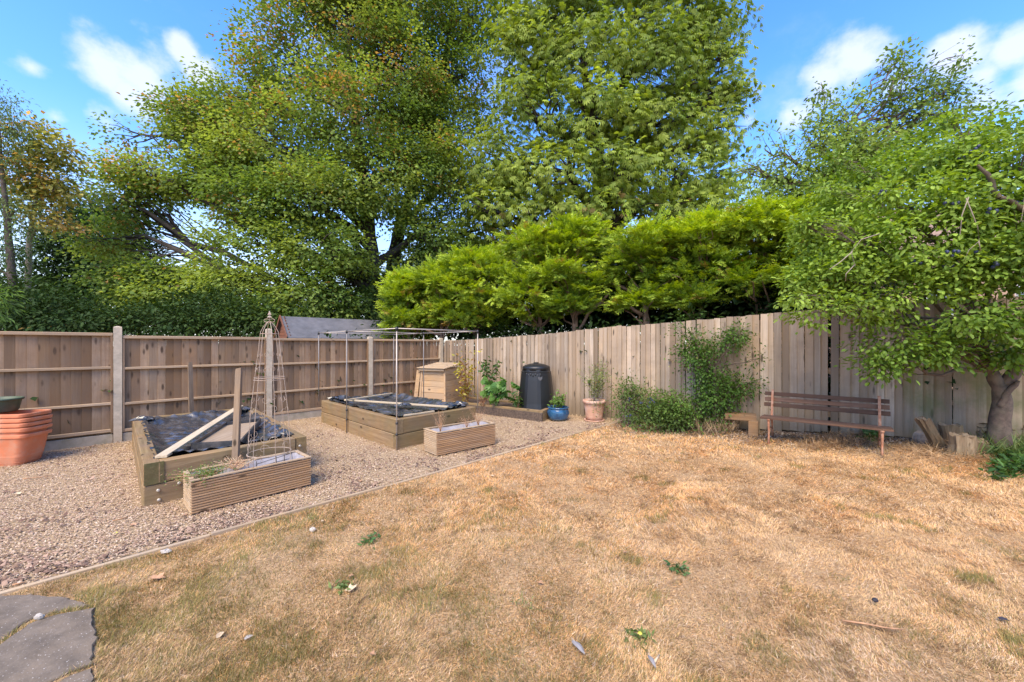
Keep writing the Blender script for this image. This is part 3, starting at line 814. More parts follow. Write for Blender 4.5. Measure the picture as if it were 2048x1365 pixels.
B2 = [(-1.74, 5.89), (-.657, 7.12), (-2.80, 9.18), (-3.89, 7.95)]
bed2, P2 = raised_bed('raised_bed', 'middle sleeper raised bed under the metal frame beside the fence', B2[0], B2[1], B2[2], B2[3], .47, .11, 2, 'timber raised beds')
o = crumple('plastic_sheet', 'crumpled black plastic sheet lining the middle raised bed under the metal frame', B2, .17, .46, .06, 13)
rag(o, (-3.55, 8.05, .48), 11, .2); rag(o, (-1.0, 7.2, .49), 12, .17); rag(o, (-2.9, 8.9, .48), 13, .1); rag(o, (-2.0, 7.2, .48), 14, .14); rag(o, (-1.75, 6.3, .44), 15, .1)
B3a = (.63, 8.05); dd = Vector((-.827, .562)).normalized()
B3 = [B3a, (1.04, 8.86), (1.04 + dd.x * 3.0, 8.86 + dd.y * 3.0), (.63 + dd.x * 3.0, 8.05 + dd.y * 3.0)]
bed3, P3 = raised_bed('raised_bed', 'low single sleeper bed holding the compost bin and vegetable plants by the grey fence', B3[0], B3[1], B3[2], B3[3], .235, .10, 1, 'timber raised beds')
mb = MB(); mb.hexa([(p[0] * .97 + .0, p[1] * .995, .02) for p in B3] + [(p[0] * .97, p[1] * .995, .19) for p in B3]); mb.build('soil', M_soil, bed3)

# poles and battens on the middle bed
def lying(name, label, cat, a, b_, wd, th, mat):
    a = Vector(a); b_ = Vector(b_); L = (b_ - a).length
    mb = MB()
    if wd == th: mb.tube([(-L / 2, 0, 0), (L / 2, 0, 0)], wd / 2, 8)
    else: mb.box((0, 0, 0), (L, wd, th), ch=.003)
    me = bpy.data.meshes.new(name); me.from_pydata([tuple(v) for v in mb.v], [], mb.f); me.update()
    o = link(name, me, mat, None, (a + b_) / 2, (0, -math.asin((b_.z - a.z) / L), math.atan2(b_.y - a.y, b_.x - a.x)))
    return tag(o, label, cat)
lying('timber_batten', 'long cream batten lying front to back over the middle raised bed', 'batten', gp(690, 800, .50), gp(896, 814, .50), .05, .03, M_batt)
lying('timber_batten', 'short cream batten at the far side of the middle raised bed', 'batten', gp(690, 801, .535), gp(784, 787, .50), .045, .025, M_batt)
lying('timber_batten', 'half hidden batten near the front edge of the middle raised bed', 'batten', gp(806, 832, .48), gp(868, 823, .48), .045, .025, M_batt)

# metal netting frame over the middle bed
fc = thing('fruit_cage_frame', 'thin metal pole frame standing over the middle raised bed', 'frame', (B2[0][0], B2[0][1], 0))
dl = Vector((-.7246, .689, 0)); nA = Vector((-1.775, 5.85, 0)) + Vector((.045, 0, 0)); nB = nA + dl * 1.73; nC = Vector((-3.93, 7.93, 0))
rA = Vector((-.625, 7.10, 0)); rB = rA + dl * 1.73; rC = Vector((-2.80, 9.24, 0))
HT = 1.845
for p, zb, mt in ((nA, .0, M_alu), (nB, .0, M_poled), (nC, .45, M_poled), (rA, .45, M_alu), (rB, .45, M_poled), (rC, .45, M_poled)):
    mb = MB(); mb.tube([p + Vector((0, 0, zb)), p + Vector((0, 0, HT))], .0095, 8); mb.build('upright_pole', mt, fc, True)
    mb = MB(); mb.tube([p + Vector((0, 0, HT - .035)), p + Vector((0, 0, HT + .022))], .019, 8); mb.build('corner_joint', M_conn, fc, True)
    if zb == 0:
        for z in (.25, .42):
            mb = MB(); mb.tube([p + Vector((0, 0, z - .014)), p + Vector((0, 0, z + .014))], .019, 8); mb.build('clip', M_conn, fc, True)
hz_ = Vector((0, 0, HT))
for a, b_ in ((nA, nB), (nB, nC), (rA, rB), (rB, rC), (nA, rA), (nC, rC), (nB, rB)):
    mb = MB(); mb.tube([a + hz_, b_ + hz_], .0085, 8); mb.build('top_rail', M_alu, fc, True)

# ------------------------------------------------------------------ trough planters
def planter(label, A, Bp, wd, H, group='slatted wooden trough planters'):
    A = Vector((*A, 0)); Bp = Vector((*Bp, 0)); L = (Bp - A).length; rz = math.atan2(Bp.y - A.y, Bp.x - A.x)
    t = thing('trough_planter', label, 'planter', A, rz, group)
    def put(name, c, size, mat, rot=(0, 0, 0), ch=.002):
        mb = MB(); mb.box((0, 0, 0), size, ch=ch)
        me = bpy.data.meshes.new(name); me.from_pydata([tuple(v) for v in mb.v], [], mb.f); me.update()
        return link(name, me, mat, t, c, rot)
    # two ribbed decking boards a side: ribs are real slats
    nr = 12; z0 = .03; hh = (H - .02 - z0) / nr
    for side in (0, 1):
        y = .012 if side == 0 else wd - .012
        put('backing_board', (L / 2, y + (.006 if side == 0 else -.006), (H + z0) / 2 - .01), (L - .03, .012, H - z0 - .03), M_deck)
        for i in range(nr):
            g = .0025 if i == 6 else 0
            put('slat', (L / 2, y - (.004 if side == 0 else -.004), z0 + (i + .5) * hh + g / 2), (L, .016, hh * .60), M_deck)
    for side in (0, 1):
        x = .010 if side == 0 else L - .010
        put('end_panel', (x, wd / 2, (H + z0) / 2 - .01), (.014, wd - .045, H - z0 - .025), M_deckl)
        for i in range(nr):
            put('slat', (x - (.008 if side == 0 else -.008), wd / 2, z0 + (i + .5) * hh), (.012, wd - .036, hh * .6), M_deckl if side == 0 else M_deck)
    for y in (.016, wd - .016): put('top_rim', (L / 2, y, H - .006), (L + .012, .036, .014), M_deckl)
    for x in (.016, L - .016): put('top_rim', (x, wd / 2, H - .0065), (.036, wd - .066, .013), M_deckl)
    # liner dished below the rim
    n = 24; sx = np.linspace(.03, L - .03, n)[:, None] + np.zeros((1, 12)); sy = np.zeros((n, 1)) + np.linspace(.03, wd - .03, 12)[None, :]
    e = np.minimum(np.minimum(sx - .03, L - .03 - sx), np.minimum(sy - .03, wd - .03 - sy))
    z = H - .02 - .07 * sstep(0, .06, e) + (fbm(sx * 14, sy * 14, seed=int(L * 100 + A.x * 10)) - .5) * .03
    i = np.arange(n - 1)[:, None] * 12 + np.arange(11)[None, :]
    Fc = np.stack([i, i + 12, i + 13, i + 1], -1).reshape(-1, 4)
    link('liner', np_mesh('liner', np.stack([sx, sy, z], -1).reshape(-1, 3), Fc, None, True), M_fabric, t)
    for x in (.12, L - .12):
        put('foot', (x, wd / 2, .015), (.05, wd - .02, .03), M_deck)
    return t, A, rz, L
pl1, PA1, prz1, PL1 = planter('slatted wooden trough nearest the camera with a green plant and wire obelisk', (-2.96, 3.60), (-2.257, 4.38), .41, .345)
pl2, PA2, prz2, PL2 = planter('slatted wooden trough in front of the middle raised bed with dead stems', (-1.057, 5.50), (-.26, 6.19), .39, .36)

# ------------------------------------------------------------------ leaves
def unit(v): return v / np.maximum(1e-9, np.linalg.norm(v, axis=-1, keepdims=True))
def leaf_quads(P, D, Nn, L, W, cols, fold=.15, mid=.45):
    """one rhombic folded leaf per point"""
    D = unit(D); S = unit(np.cross(D, Nn)); U = np.cross(S, D)
    L = np.asarray(L).reshape(-1, 1) * np.ones((len(P), 1)); W = np.asarray(W).reshape(-1, 1) * np.ones((len(P), 1))
    b0 = P; t0 = P + D * L - U * L * fold * .5; m_ = P + D * L * mid + U * W * fold
    V = np.stack([b0, m_ + S * W / 2, t0, m_ - S * W / 2], 1)
    c = np.repeat(cols[:, None, :], 4, 1) * np.array([.92, 1, 1.06, 1])[None, :, None]
    return V.reshape(-1, 3), c.reshape(-1, 3), np.arange(len(P) * 4).reshape(-1, 4)
def leaf_oval(P, D, Nn, L, W, cols, fold=.12):
    D = unit(D); S = unit(np.cross(D, Nn)); U = np.cross(S, D)
    L = L.reshape(-1, 1); W = W.reshape(-1, 1)
    a = P + D * L * .33 + U * W * fold; b_ = P + D * L * .75 + U * W * fold * .6; t0 = P + D * L - U * L * .08
    V = np.stack([P, a + S * W * .5, b_ + S * W * .40, t0, b_ - S * W * .40, a - S * W * .5], 1)
    k = np.arange(len(P))[:, None] * 6
    Fc = np.concatenate([k + np.array([0, 1, 2, 3]), k + np.array([0, 3, 4, 5])], 0)
    return V.reshape(-1, 3), np.repeat(cols, 6, 0), Fc
def palmate(P, D, Nn, L, W, cols, n=5, r=None):
    D = unit(D); S = unit(np.cross(D, Nn)); U = np.cross(S, D)
    Vs, Cs = [], []
    for k in range(n):
        an = (k - (n - 1) / 2) * (2.0 / n * 1.25)
        dk = D * math.cos(an) + S * math.sin(an)
        v, c, _ = leaf_quads(P, dk - U * .35, U, L * (1 - .12 * abs(k - (n - 1) / 2)), W, cols, .25, .6)
        Vs.append(v); Cs.append(c)
    V = np.concatenate(Vs); c = np.concatenate(Cs)
    return V, c, np.arange(len(V)).reshape(-1, 4)
def nrand(r, n): return unit(r.normal(size=(n, 3)))

def blob_px(u, v, ru, rv, Y, ry=None):
    c = at(u, v, Y); rx = ru / F * Y; rz = rv / F * Y
    return (c.x, c.y, c.z, rx, ry if ry else (rx + rz) / 2, rz)
def crown_points(r, blobs, n_spray, shell=.55, gap=.42, gsc=.55, seed=0, zmin=None):
    """sprays spread over lumpy blobs with gaps"""
    vol = np.array([b[3] * b[4] + b[3] * b[5] + b[4] * b[5] for b in blobs]); pr = vol / vol.sum()
    m = int(n_spray * 2.6); bi = r.choice(len(blobs), m, p=pr); B = np.array(blobs)[bi]
    d = nrand(r, m); rad = shell + (1.06 - shell) * r.random(m) ** .7
    P = B[:, :3] + d * rad[:, None] * B[:, 3:6]
    lump = fbm(P[:, 0] * gsc, P[:, 1] * gsc, P[:, 2] * gsc * 1.5, seed=seed, o=3)
    # leave out the parts deep inside another blob
    ok = lump > gap
    if zmin is not None: ok &= P[:, 2] > zmin
    P, d, bi, lump = P[ok][:n_spray], d[ok][:n_spray], bi[ok][:n_spray], lump[ok][:n_spray]
    return P, d, bi, lump
def limb(mb, a, b_, r0, r1, seed, n=6, sides=6, wig=.08):
    rr_ = random.Random(seed); a = Vector(a); b_ = Vector(b_); L = (b_ - a).length
    pts = []; rad = []
    off = Vector((0, 0, -1)) * L * .08
    for i in range(n + 1):
        t_ = i / n; p = a.lerp(b_, t_) - off * math.sin(t_ * math.pi) * (1 if b_.z > a.z + .3 else -.5)
        if 0 < i < n: p += Vector((rr_.uniform(-1, 1), rr_.uniform(-1, 1), rr_.uniform(-1, 1))) * L * wig * .5
        pts.append(p); rad.append(r0 * (1 - t_) ** .8 + r1 * t_ ** .5 if t_ < 1 else r1)
    mb.tube(pts, rad, sides, cap=False); return pts
def tree(name, label, trunk, trad, blobs, n_spray, per, spread, leaf, pal, seed, mat, bark, kind='quad', shell=.5, gap=.42, gsc=.55,
         up=.9, droop=.25, cat='tree', group=None, twigs=10, limb_r=.16, flat=.4, auto=None, autoc=None, zmin=None, limb_from=None, stuffn=None, jit=.35, out=.55, lo=0):
    r = np.random.default_rng(seed)
    t = thing(name, label, cat, trunk[0], 0, group)
    mb = MB(); trunk = [Vector(p) for p in trunk]
    # densify the trunk
    tp = []; rd = []
    for i in range(len(trunk) - 1):
        for k in range(4):
            f_ = k / 4; p = trunk[i].lerp(trunk[i + 1], f_) + Vector((random.uniform(-1, 1), random.uniform(-1, 1), 0)) * trad[0] * .12
            tp.append(p); rd.append(trad[i] * (1 - f_) + trad[i + 1] * f_)
    tp.append(trunk[-1]); rd.append(trad[-1]); tp[0] = trunk[0]
    mb.tube(tp, rd, 9, cap=False)
    P, d, bi, lump = crown_points(r, blobs, n_spray, shell, gap, gsc, seed, zmin)
    for j, b_ in enumerate(blobs):
        c_ = Vector(b_[:3])
        best = min(range(int(len(tp) * lo), len(tp)), key=lambda k: abs((c_.z - tp[k].z) - .7 * math.hypot(c_.x - tp[k].x, c_.y - tp[k].y)))
        a = tp[best]; rr0 = min(limb_r, rd[best] * .75)
        if (c_ - a).length > .2:
            pts = limb(mb, a, c_, rr0, rr0 * .25, seed * 31 + j, 7, 6, .10)
        else: pts = [a, c_]
        idx = np.where(bi == j)[0]
        for k in (idx[r.permutation(len(idx))[:twigs]] if len(idx) else []):
            q0 = pts[random.randrange(len(pts) // 2, len(pts))]
            limb(mb, q0, P[k], rr0 * .22, rr0 * .04, int(k) + seed, 4, 3, .12)
    me_o = mb.build('trunk', bark, t, True)
    # leaves
    n = len(P); Pl = np.repeat(P, per, 0); dl_ = np.repeat(d, per, 0); m = len(Pl)
    off = r.normal(size=(m, 3)) * spread * np.array([1, 1, flat]); off[:, 2] -= droop * (off[:, 0]**2 + off[:, 1]**2) / max(spread, 1e-6) * .5
    Q = Pl + off
    if zmin is not None: ok = Q[:, 2] > zmin; Q, dl_, off = Q[ok], dl_[ok], off[ok]; Pl = Pl[ok]; m = len(Q)
    Dn = unit(unit(off) * .8 + dl_ * out + r.normal(size=(m, 3)) * jit + np.array([0, 0, -droop]))
    Nn = unit(np.array([0, 0, up]) + dl_ * .35 + r.normal(size=(m, 3)) * jit)
    g = np.array(pal[0]); y_ = np.array(pal[1]); sp = fbm(Pl[:, 0] * .8, Pl[:, 1] * .8, Pl[:, 2] * .8, seed=seed + 5)
    k_ = np.clip(sstep(.3, .7, sp) * .8 + r.normal(0, .15, m), 0, 1)[:, None]
    col = g * (1 - k_) + y_ * k_
    if auto:
        ax = autoc(Q) if autoc else 1.0
        pa = auto * ax * sstep(.42, .68, fbm(Pl[:, 0] * 1.3, Pl[:, 1] * 1.3, Pl[:, 2] * 1.3, seed=seed + 8))
        rs_ = np.repeat(r.random(n), per); rs_ = rs_[ok] if zmin is not None else rs_
        sel = (rs_ * .8 + r.random(m) * .2) < pa
        ac = np.array(pal[2]) * (1 - .5 * r.random((m, 1))) + np.array(pal[3 if len(pal) > 3 else 2]) * .5 * r.random((m, 1))
        col = np.where(sel[:, None], ac, col)
    sv = np.repeat(r.uniform(.72, 1.25, n), per); sv = sv[ok] if zmin is not None else sv
    col = col * r.uniform(.86, 1.14, (m, 1)) * sv[:, None]
    Ls = leaf[0] * r.uniform(.65, 1.25, m); Ws = leaf[1] * r.uniform(.7, 1.2, m)
    if kind == 'quad': V, c, Fc = leaf_quads(Q, Dn, Nn, Ls, Ws, col)
    elif kind == 'oval': V, c, Fc = leaf_oval(Q, Dn, Nn, Ls, Ws, col)
    else: V, c, Fc = palmate(Q, Dn, Nn, Ls[:, None], Ws[:, None], col)
    V = V - np.array(trunk[0])
    link('crown', np_mesh('crown', V, Fc, c), mat, t)
    return t, Q

# --- the big sycamore: crown built from many lobes, trunk behind the fence
YS = 19.0
syc_b = [blob_px(*b) for b in [
    (585, 130, 105, 90, YS, 2.2), (700, 60, 130, 90, YS, 2.5), (640, -60, 170, 100, YS, 2.8), (790, -40, 120, 120, YS + 1, 2.6),
    (490, 195, 80, 55, YS, 1.8), (400, 240, 75, 44, YS - .5, 1.6), (300, 272, 60, 30, YS - .5, 1.2), (430, 300, 120, 55, YS, 2.0),
    (560, 290, 130, 90, YS - 1, 2.2), (700, 230, 130, 100, YS - 1, 2.4), (800, 160, 90, 100, YS + .5, 2.2),
    (350, 350, 110, 45, YS - 1, 1.7), (250, 400, 80, 50, YS - 1, 1.5), (220, 420, 45, 45, YS - 1, 1.0),
    (520, 400, 90, 60, YS - 1.5, 2.0), (620, 400, 120, 70, YS - 2, 2.0), (740, 360, 110, 80, YS - 1, 2.0), (840, 330, 90, 110, YS + .5, 2.0),
    (520, 490, 120, 50, YS - 2, 1.8), (640, 500, 100, 55, YS - 2.5, 1.8), (260, 560, 80, 45, YS - 2, 1.4), (330, 545, 60, 22, YS - 2, 1.0),
    (380, 590, 110, 45, YS - 2, 1.5), (500, 580, 110, 60, YS - 2.5, 1.6), (620, 590, 100, 60, YS - 2.5, 1.6), (700, 560, 60, 60, YS - 1, 1.3),
    (860, 470, 70, 70, YS, 1.5), (830, 560, 90, 70, YS + .5, 1.6), (250, 630, 80, 35, YS - 2, 1.2), (560, 640, 130, 30, YS - 2, 1.3), (450, 350, 90, 45, YS - 1, 1.6), (205, 480, 50, 34, YS - 1.5, 1.1), (440, 540, 70, 40, YS - 2, 1.3), (330, 600, 80, 36, YS - 2.3, 1.2), (420, 235, 70, 40, YS, 1.5), (270, 340, 60, 30, YS - 1, 1.2)]]
SB = at(762, 690, YS); SB.z = 0
tree('sycamore_tree', 'huge spreading sycamore behind the brown panel fence, leaves tinged rusty orange',
     [SB, at(748, 600, YS), at(740, 470, YS), at(720, 300, YS), at(700, 120, YS), at(690, -60, YS)], [.42, .36, .30, .22, .14, .06],
     syc_b, 6300, 26, .36, (.155, .135), [(.135, .215, .045), (.33, .40, .085), (.40, .25, .08), (.46, .32, .10)], 101, L_syc, M_barkd,
     auto=.42, autoc=lambda Q: .12 + .75 * sstep(6, 15, Q[:, 2]) + .35 * sstep(-9, -14, Q[:, 0]), gap=.42, gsc=.75, twigs=16, limb_r=.2, flat=.32, shell=.35)
# second stem beside it belongs to a taller darker tree
YL = 21.5
lime_b = [blob_px(*b) for b in [(880, 60, 80, 90, YL, 2.2), (930, 150, 80, 80, YL, 2.2), (900, 260, 90, 90, YL, 2.4), (950, 20, 70, 70, YL, 2), (930, 370, 80, 70, YL, 2.2), (880, 450, 70, 60, YL, 2.2),
    (960, 460, 80, 50, YL, 2), (900, 530, 90, 45, YL, 2), (820, 250, 60, 90, YL, 2), (860, 160, 60, 80, YL, 2)]]
SB2 = at(800, 690, YL); SB2.z = 0
tree('lime_tree', 'tall dark green tree rising between the sycamore and the chestnut', [SB2, at(782, 560, YL), at(800, 450, YL), at(850, 300, YL), at(890, 120, YL), at(905, 10, YL)], [.45, .40, .32, .24, .15, .06],
     lime_b, 1750, 24, .38, (.155, .125), [(.11, .18, .035), (.25, .31, .06), (.25, .16, .05)], 102, L_syc, M_barkd, auto=.2, gap=.44, gsc=.7, twigs=14, limb_r=.2, flat=.45, shell=.35)
# --- horse chestnut
YC = 20.0
che_b = [blob_px(*b) for b in [
    (1080, 20, 100, 80, YC, 2.5), (1200, -30, 130, 90, YC, 3), (1330, 10, 110, 90, YC, 2.6), (1410, 60, 75, 90, YC, 2), (1050, 120, 90, 70, YC, 2.2),
    (1170, 120, 110, 80, YC - 1, 2.4), (1300, 130, 110, 80, YC - 1, 2.4), (1420, 170, 70, 60, YC, 1.8), (1455, 120, 38, 30, YC, 1), (1470, 195, 32, 28, YC, .9),
    (1060, 230, 90, 70, YC - 1, 2.2), (1180, 240, 110, 70, YC - 1.5, 2.2), (1310, 250, 110, 70, YC - 1, 2.2), (1430, 270, 60, 55, YC, 1.6), (1000, 330, 80, 60, YC - 1, 2),
    (1110, 340, 100, 55, YC - 2, 2), (1240, 350, 100, 55, YC - 2, 2), (1370, 350, 90, 60, YC - 1, 2), (1455, 370, 40, 40, YC, 1.2), (1000, 430, 90, 50, YC - 1, 2), (1120, 430, 100, 45, YC - 2, 1.8),
    (1240, 430, 100, 45, YC - 2, 1.8), (1360, 430, 90, 45, YC - 1, 1.8), (1440, 440, 45, 35, YC, 1.2), (1050, 500, 120, 40, YC, 1.8), (1200, 490, 120, 40, YC, 1.8), (1340, 490, 110, 40, YC, 1.8)]]
CB = at(1215, 690, YC); CB.z = 0
tree('horse_chestnut_tree', 'very large horse chestnut with drooping fingered leaves behind the conifer hedge',
     [CB, at(1212, 560, YC), at(1205, 420, YC), at(1195, 300, YC), at(1170, 150, YC), at(1160, 10, YC)], [.5, .46, .42, .30, .18, .07],
     che_b, 5200, 6, .33, (.29, .068), [(.165, .235, .04), (.36, .44, .08), (.38, .28, .10), (.22, .13, .05)], 103, L_syc, M_barkd, kind='palm',
     auto=.55, autoc=lambda Q: sstep(9.5, 5.5, Q[:, 2]), gap=.47, gsc=.9, twigs=22, limb_r=.30, flat=.4, shell=.3, droop=.5, out=.8)
# --- dark round tree, left
YD = 24.0
dk_b = [blob_px(*b) for b in [(200, 470, 85, 60, YD, 2.2), (150, 520, 70, 60, YD, 2), (250, 530, 70, 55, YD, 2), (190, 600, 110, 60, YD, 2.2), (100, 600, 70, 55, YD, 2), (185, 425, 35, 30, YD, 1)]]
b0 = at(195, 690, YD); b0.z = 0
tree('holm_oak_tree', 'dense very dark round topped tree at the left beyond the fence', [b0, at(195, 600, YD), at(190, 500, YD)], [.4, .3, .12], dk_b, 2300, 12, .4, (.24, .15),
     [(.02, .045, .013), (.045, .085, .02)], 104, L_dark, M_barkd, gap=.30, gsc=.7, twigs=6, flat=.5, shell=.6)
# --- thin autumn maple and green ash at the left edge
YM = 15.0
mp_b = [blob_px(*b) for b in [(80, 290, 50, 38, YM, 1), (55, 350, 55, 40, YM, 1), (100, 350, 40, 35, YM, .9), (115, 300, 30, 28, YM, .7), (70, 410, 45, 28, YM, .9), (100, 440, 40, 20, YM, .8), (75, 255, 25, 22, YM, .5), (120, 375, 30, 25, YM, .6)]]
b0 = at(58, 690, YM); b0.z = 0
tree('field_maple_tree', 'thin open tree with orange and yellow autumn leaves at the far left', [b0, at(56, 600, YM), at(58, 480, YM), at(75, 380, YM), at(82, 270, YM)], [.11, .10, .08, .05, .02],
     mp_b, 470, 8, .22, (.17, .13), [(.30, .34, .09), (.55, .44, .12), (.62, .38, .12), (.62, .44, .16)], 105, L_syc, M_twig, auto=.5, gap=.36, gsc=1.2, twigs=14, limb_r=.05, flat=.45, shell=.3)
YA = 14.0
as_b = [blob_px(*b) for b in [(-20, 240, 50, 60, YA, 1.2), (5, 200, 28, 38, YA, .6), (10, 300, 40, 50, YA, .9), (-20, 380, 60, 60, YA, 1.2), (20, 430, 45, 50, YA, .9), (15, 500, 40, 40, YA, .9), (-40, 520, 60, 60, YA, 1), (30, 260, 25, 25, YA, .5)]]
b0 = at(20, 690, YA); b0.z = 0
tree('ash_tree', 'feathery green tree cut off by the left edge of the view', [b0, at(24, 560, YA), at(15, 450, YA), at(0, 300, YA), at(-5, 200, YA)], [.14, .12, .09, .05, .02],
     as_b, 560, 14, .24, (.13, .045), [(.11, .18, .06), (.22, .30, .10)], 106, L_syc, M_bark, gap=.36, gsc=1.0, twigs=14, limb_r=.05, flat=.4, shell=.3, droop=.5)
# --- shrubs behind the panel fence
def bush(name, label, blobs, n, per, spread, leaf, pal, seed, mat=L_dark, cat='shrub', group=None, bark=M_barkd, **kw):
    cx = sum(b[0] for b in blobs) / len(blobs); cy2 = sum(b[1] for b in blobs) / len(blobs)
    z0 = kw.pop('base', 0.0); cz = sum(b[2] for b in blobs) / len(blobs)
    return tree(name, label, [(cx, cy2, z0), (cx + .05, cy2, z0 + (cz - z0) * .5), (cx, cy2, cz)], kw.pop('trad', [.08, .06, .03]), blobs, n, per, spread, leaf, pal, seed, mat, bark, cat=cat, group=group, **kw)
bush('laurel_bush', 'dark glossy laurel just beyond the fence at the far left', [blob_px(60, 620, 120, 55, 13, 1.4), blob_px(150, 640, 90, 35, 13, 1.2), blob_px(-20, 590, 80, 60, 13, 1.2)], 900, 11, .26, (.16, .08), [(.03, .06, .014), (.065, .11, .026), (.3, .2, .05)], 111, gap=.25, twigs=5, limb_r=.04, auto=.08)
bush('holly_bush', 'dark bushy evergreen beyond the fence under the low sycamore branches', [blob_px(330, 640, 110, 35, 14, 1.2), blob_px(430, 625, 90, 45, 14.5, 1.2)], 700, 11, .26, (.14, .08), [(.03, .06, .014), (.07, .12, .028)], 112, gap=.3, twigs=5, limb_r=.04)
bush('elder_bush', 'mid green leafy bush beyond the fence beside the shed', [blob_px(530, 640, 80, 40, 15, 1.3), blob_px(640, 610, 120, 40, 18, 1.3), blob_px(740, 620, 60, 40, 18, 1.3)], 800, 11, .28, (.18, .10), [(.05, .09, .022), (.11, .17, .04)], 113, L_syc, gap=.3, twigs=5, limb_r=.04)
bush('peach_shrub', 'sprig of long narrow pale leaves at the left edge above the fence', [blob_px(-30, 600, 42, 36, 6.6, .3)], 60, 9, .09, (.11, .026), [(.16, .26, .06), (.30, .42, .13)], 114, L_syc, gap=.2, twigs=20, limb_r=.012, droop=.5, bark=M_bark)
bush('background_bush', 'bush coloured near-black for shade and to block sky low between the hedge trunks', [blob_px(840 + 105 * k, 600 - 3 * k, 85, 75, 14.2 - .8 * k, .9) for k in range(9)], 4600, 11, .28, (.16, .08), [(.012, .026, .009), (.025, .05, .014)], 115, gap=.2, twigs=4, limb_r=.04)  # near-black leaf colour stands in for shade below the hedge; mass blocks sky

def gap_screen(name, label, p0, p1, back, zc, hz2, n, seed, k_):  # foliage added behind the fences to block light through the board gaps
    p0 = np.array(p0); p1 = np.array(p1); bl = []
    for k in range(k_):
        p = p0 + (p1 - p0) * (k + .5) / k_ + back * random.uniform(.75, 1.05)
        bl.append((p[0], p[1], zc + random.uniform(-.05, .1), np.linalg.norm(p1 - p0) / k_ * .75, .45, hz2 * random.uniform(.9, 1.1)))
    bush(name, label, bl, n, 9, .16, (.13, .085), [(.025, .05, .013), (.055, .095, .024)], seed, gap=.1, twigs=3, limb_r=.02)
gap_screen('gap_screen_leaves', 'dark leaf screen added close behind the grey fence under the conifers to block light through gaps', CORNER + DR * .3, CORNER + DR * 6.0, -NR * 1.0, 1.0, 1.05, 1500, 116, 7)
gap_screen('gap_screen_leaves', 'dark leaf screen added close behind the grey fence by the bench and plum tree to block light through gaps', CORNER + DR * 6.0, CORNER + DR * 13.0, -NR * .9, 1.1, 1.15, 1500, 117, 8)
gap_screen('gap_screen_leaves', 'dark leaf screen added out of sight behind the brown panel fence to block light through gaps', FL0 - DL * 4.5, FL0 + DL * 6.0, np.array([-DL[1], DL[0]]) * 1.1, .85, .9, 1700, 118, 11)
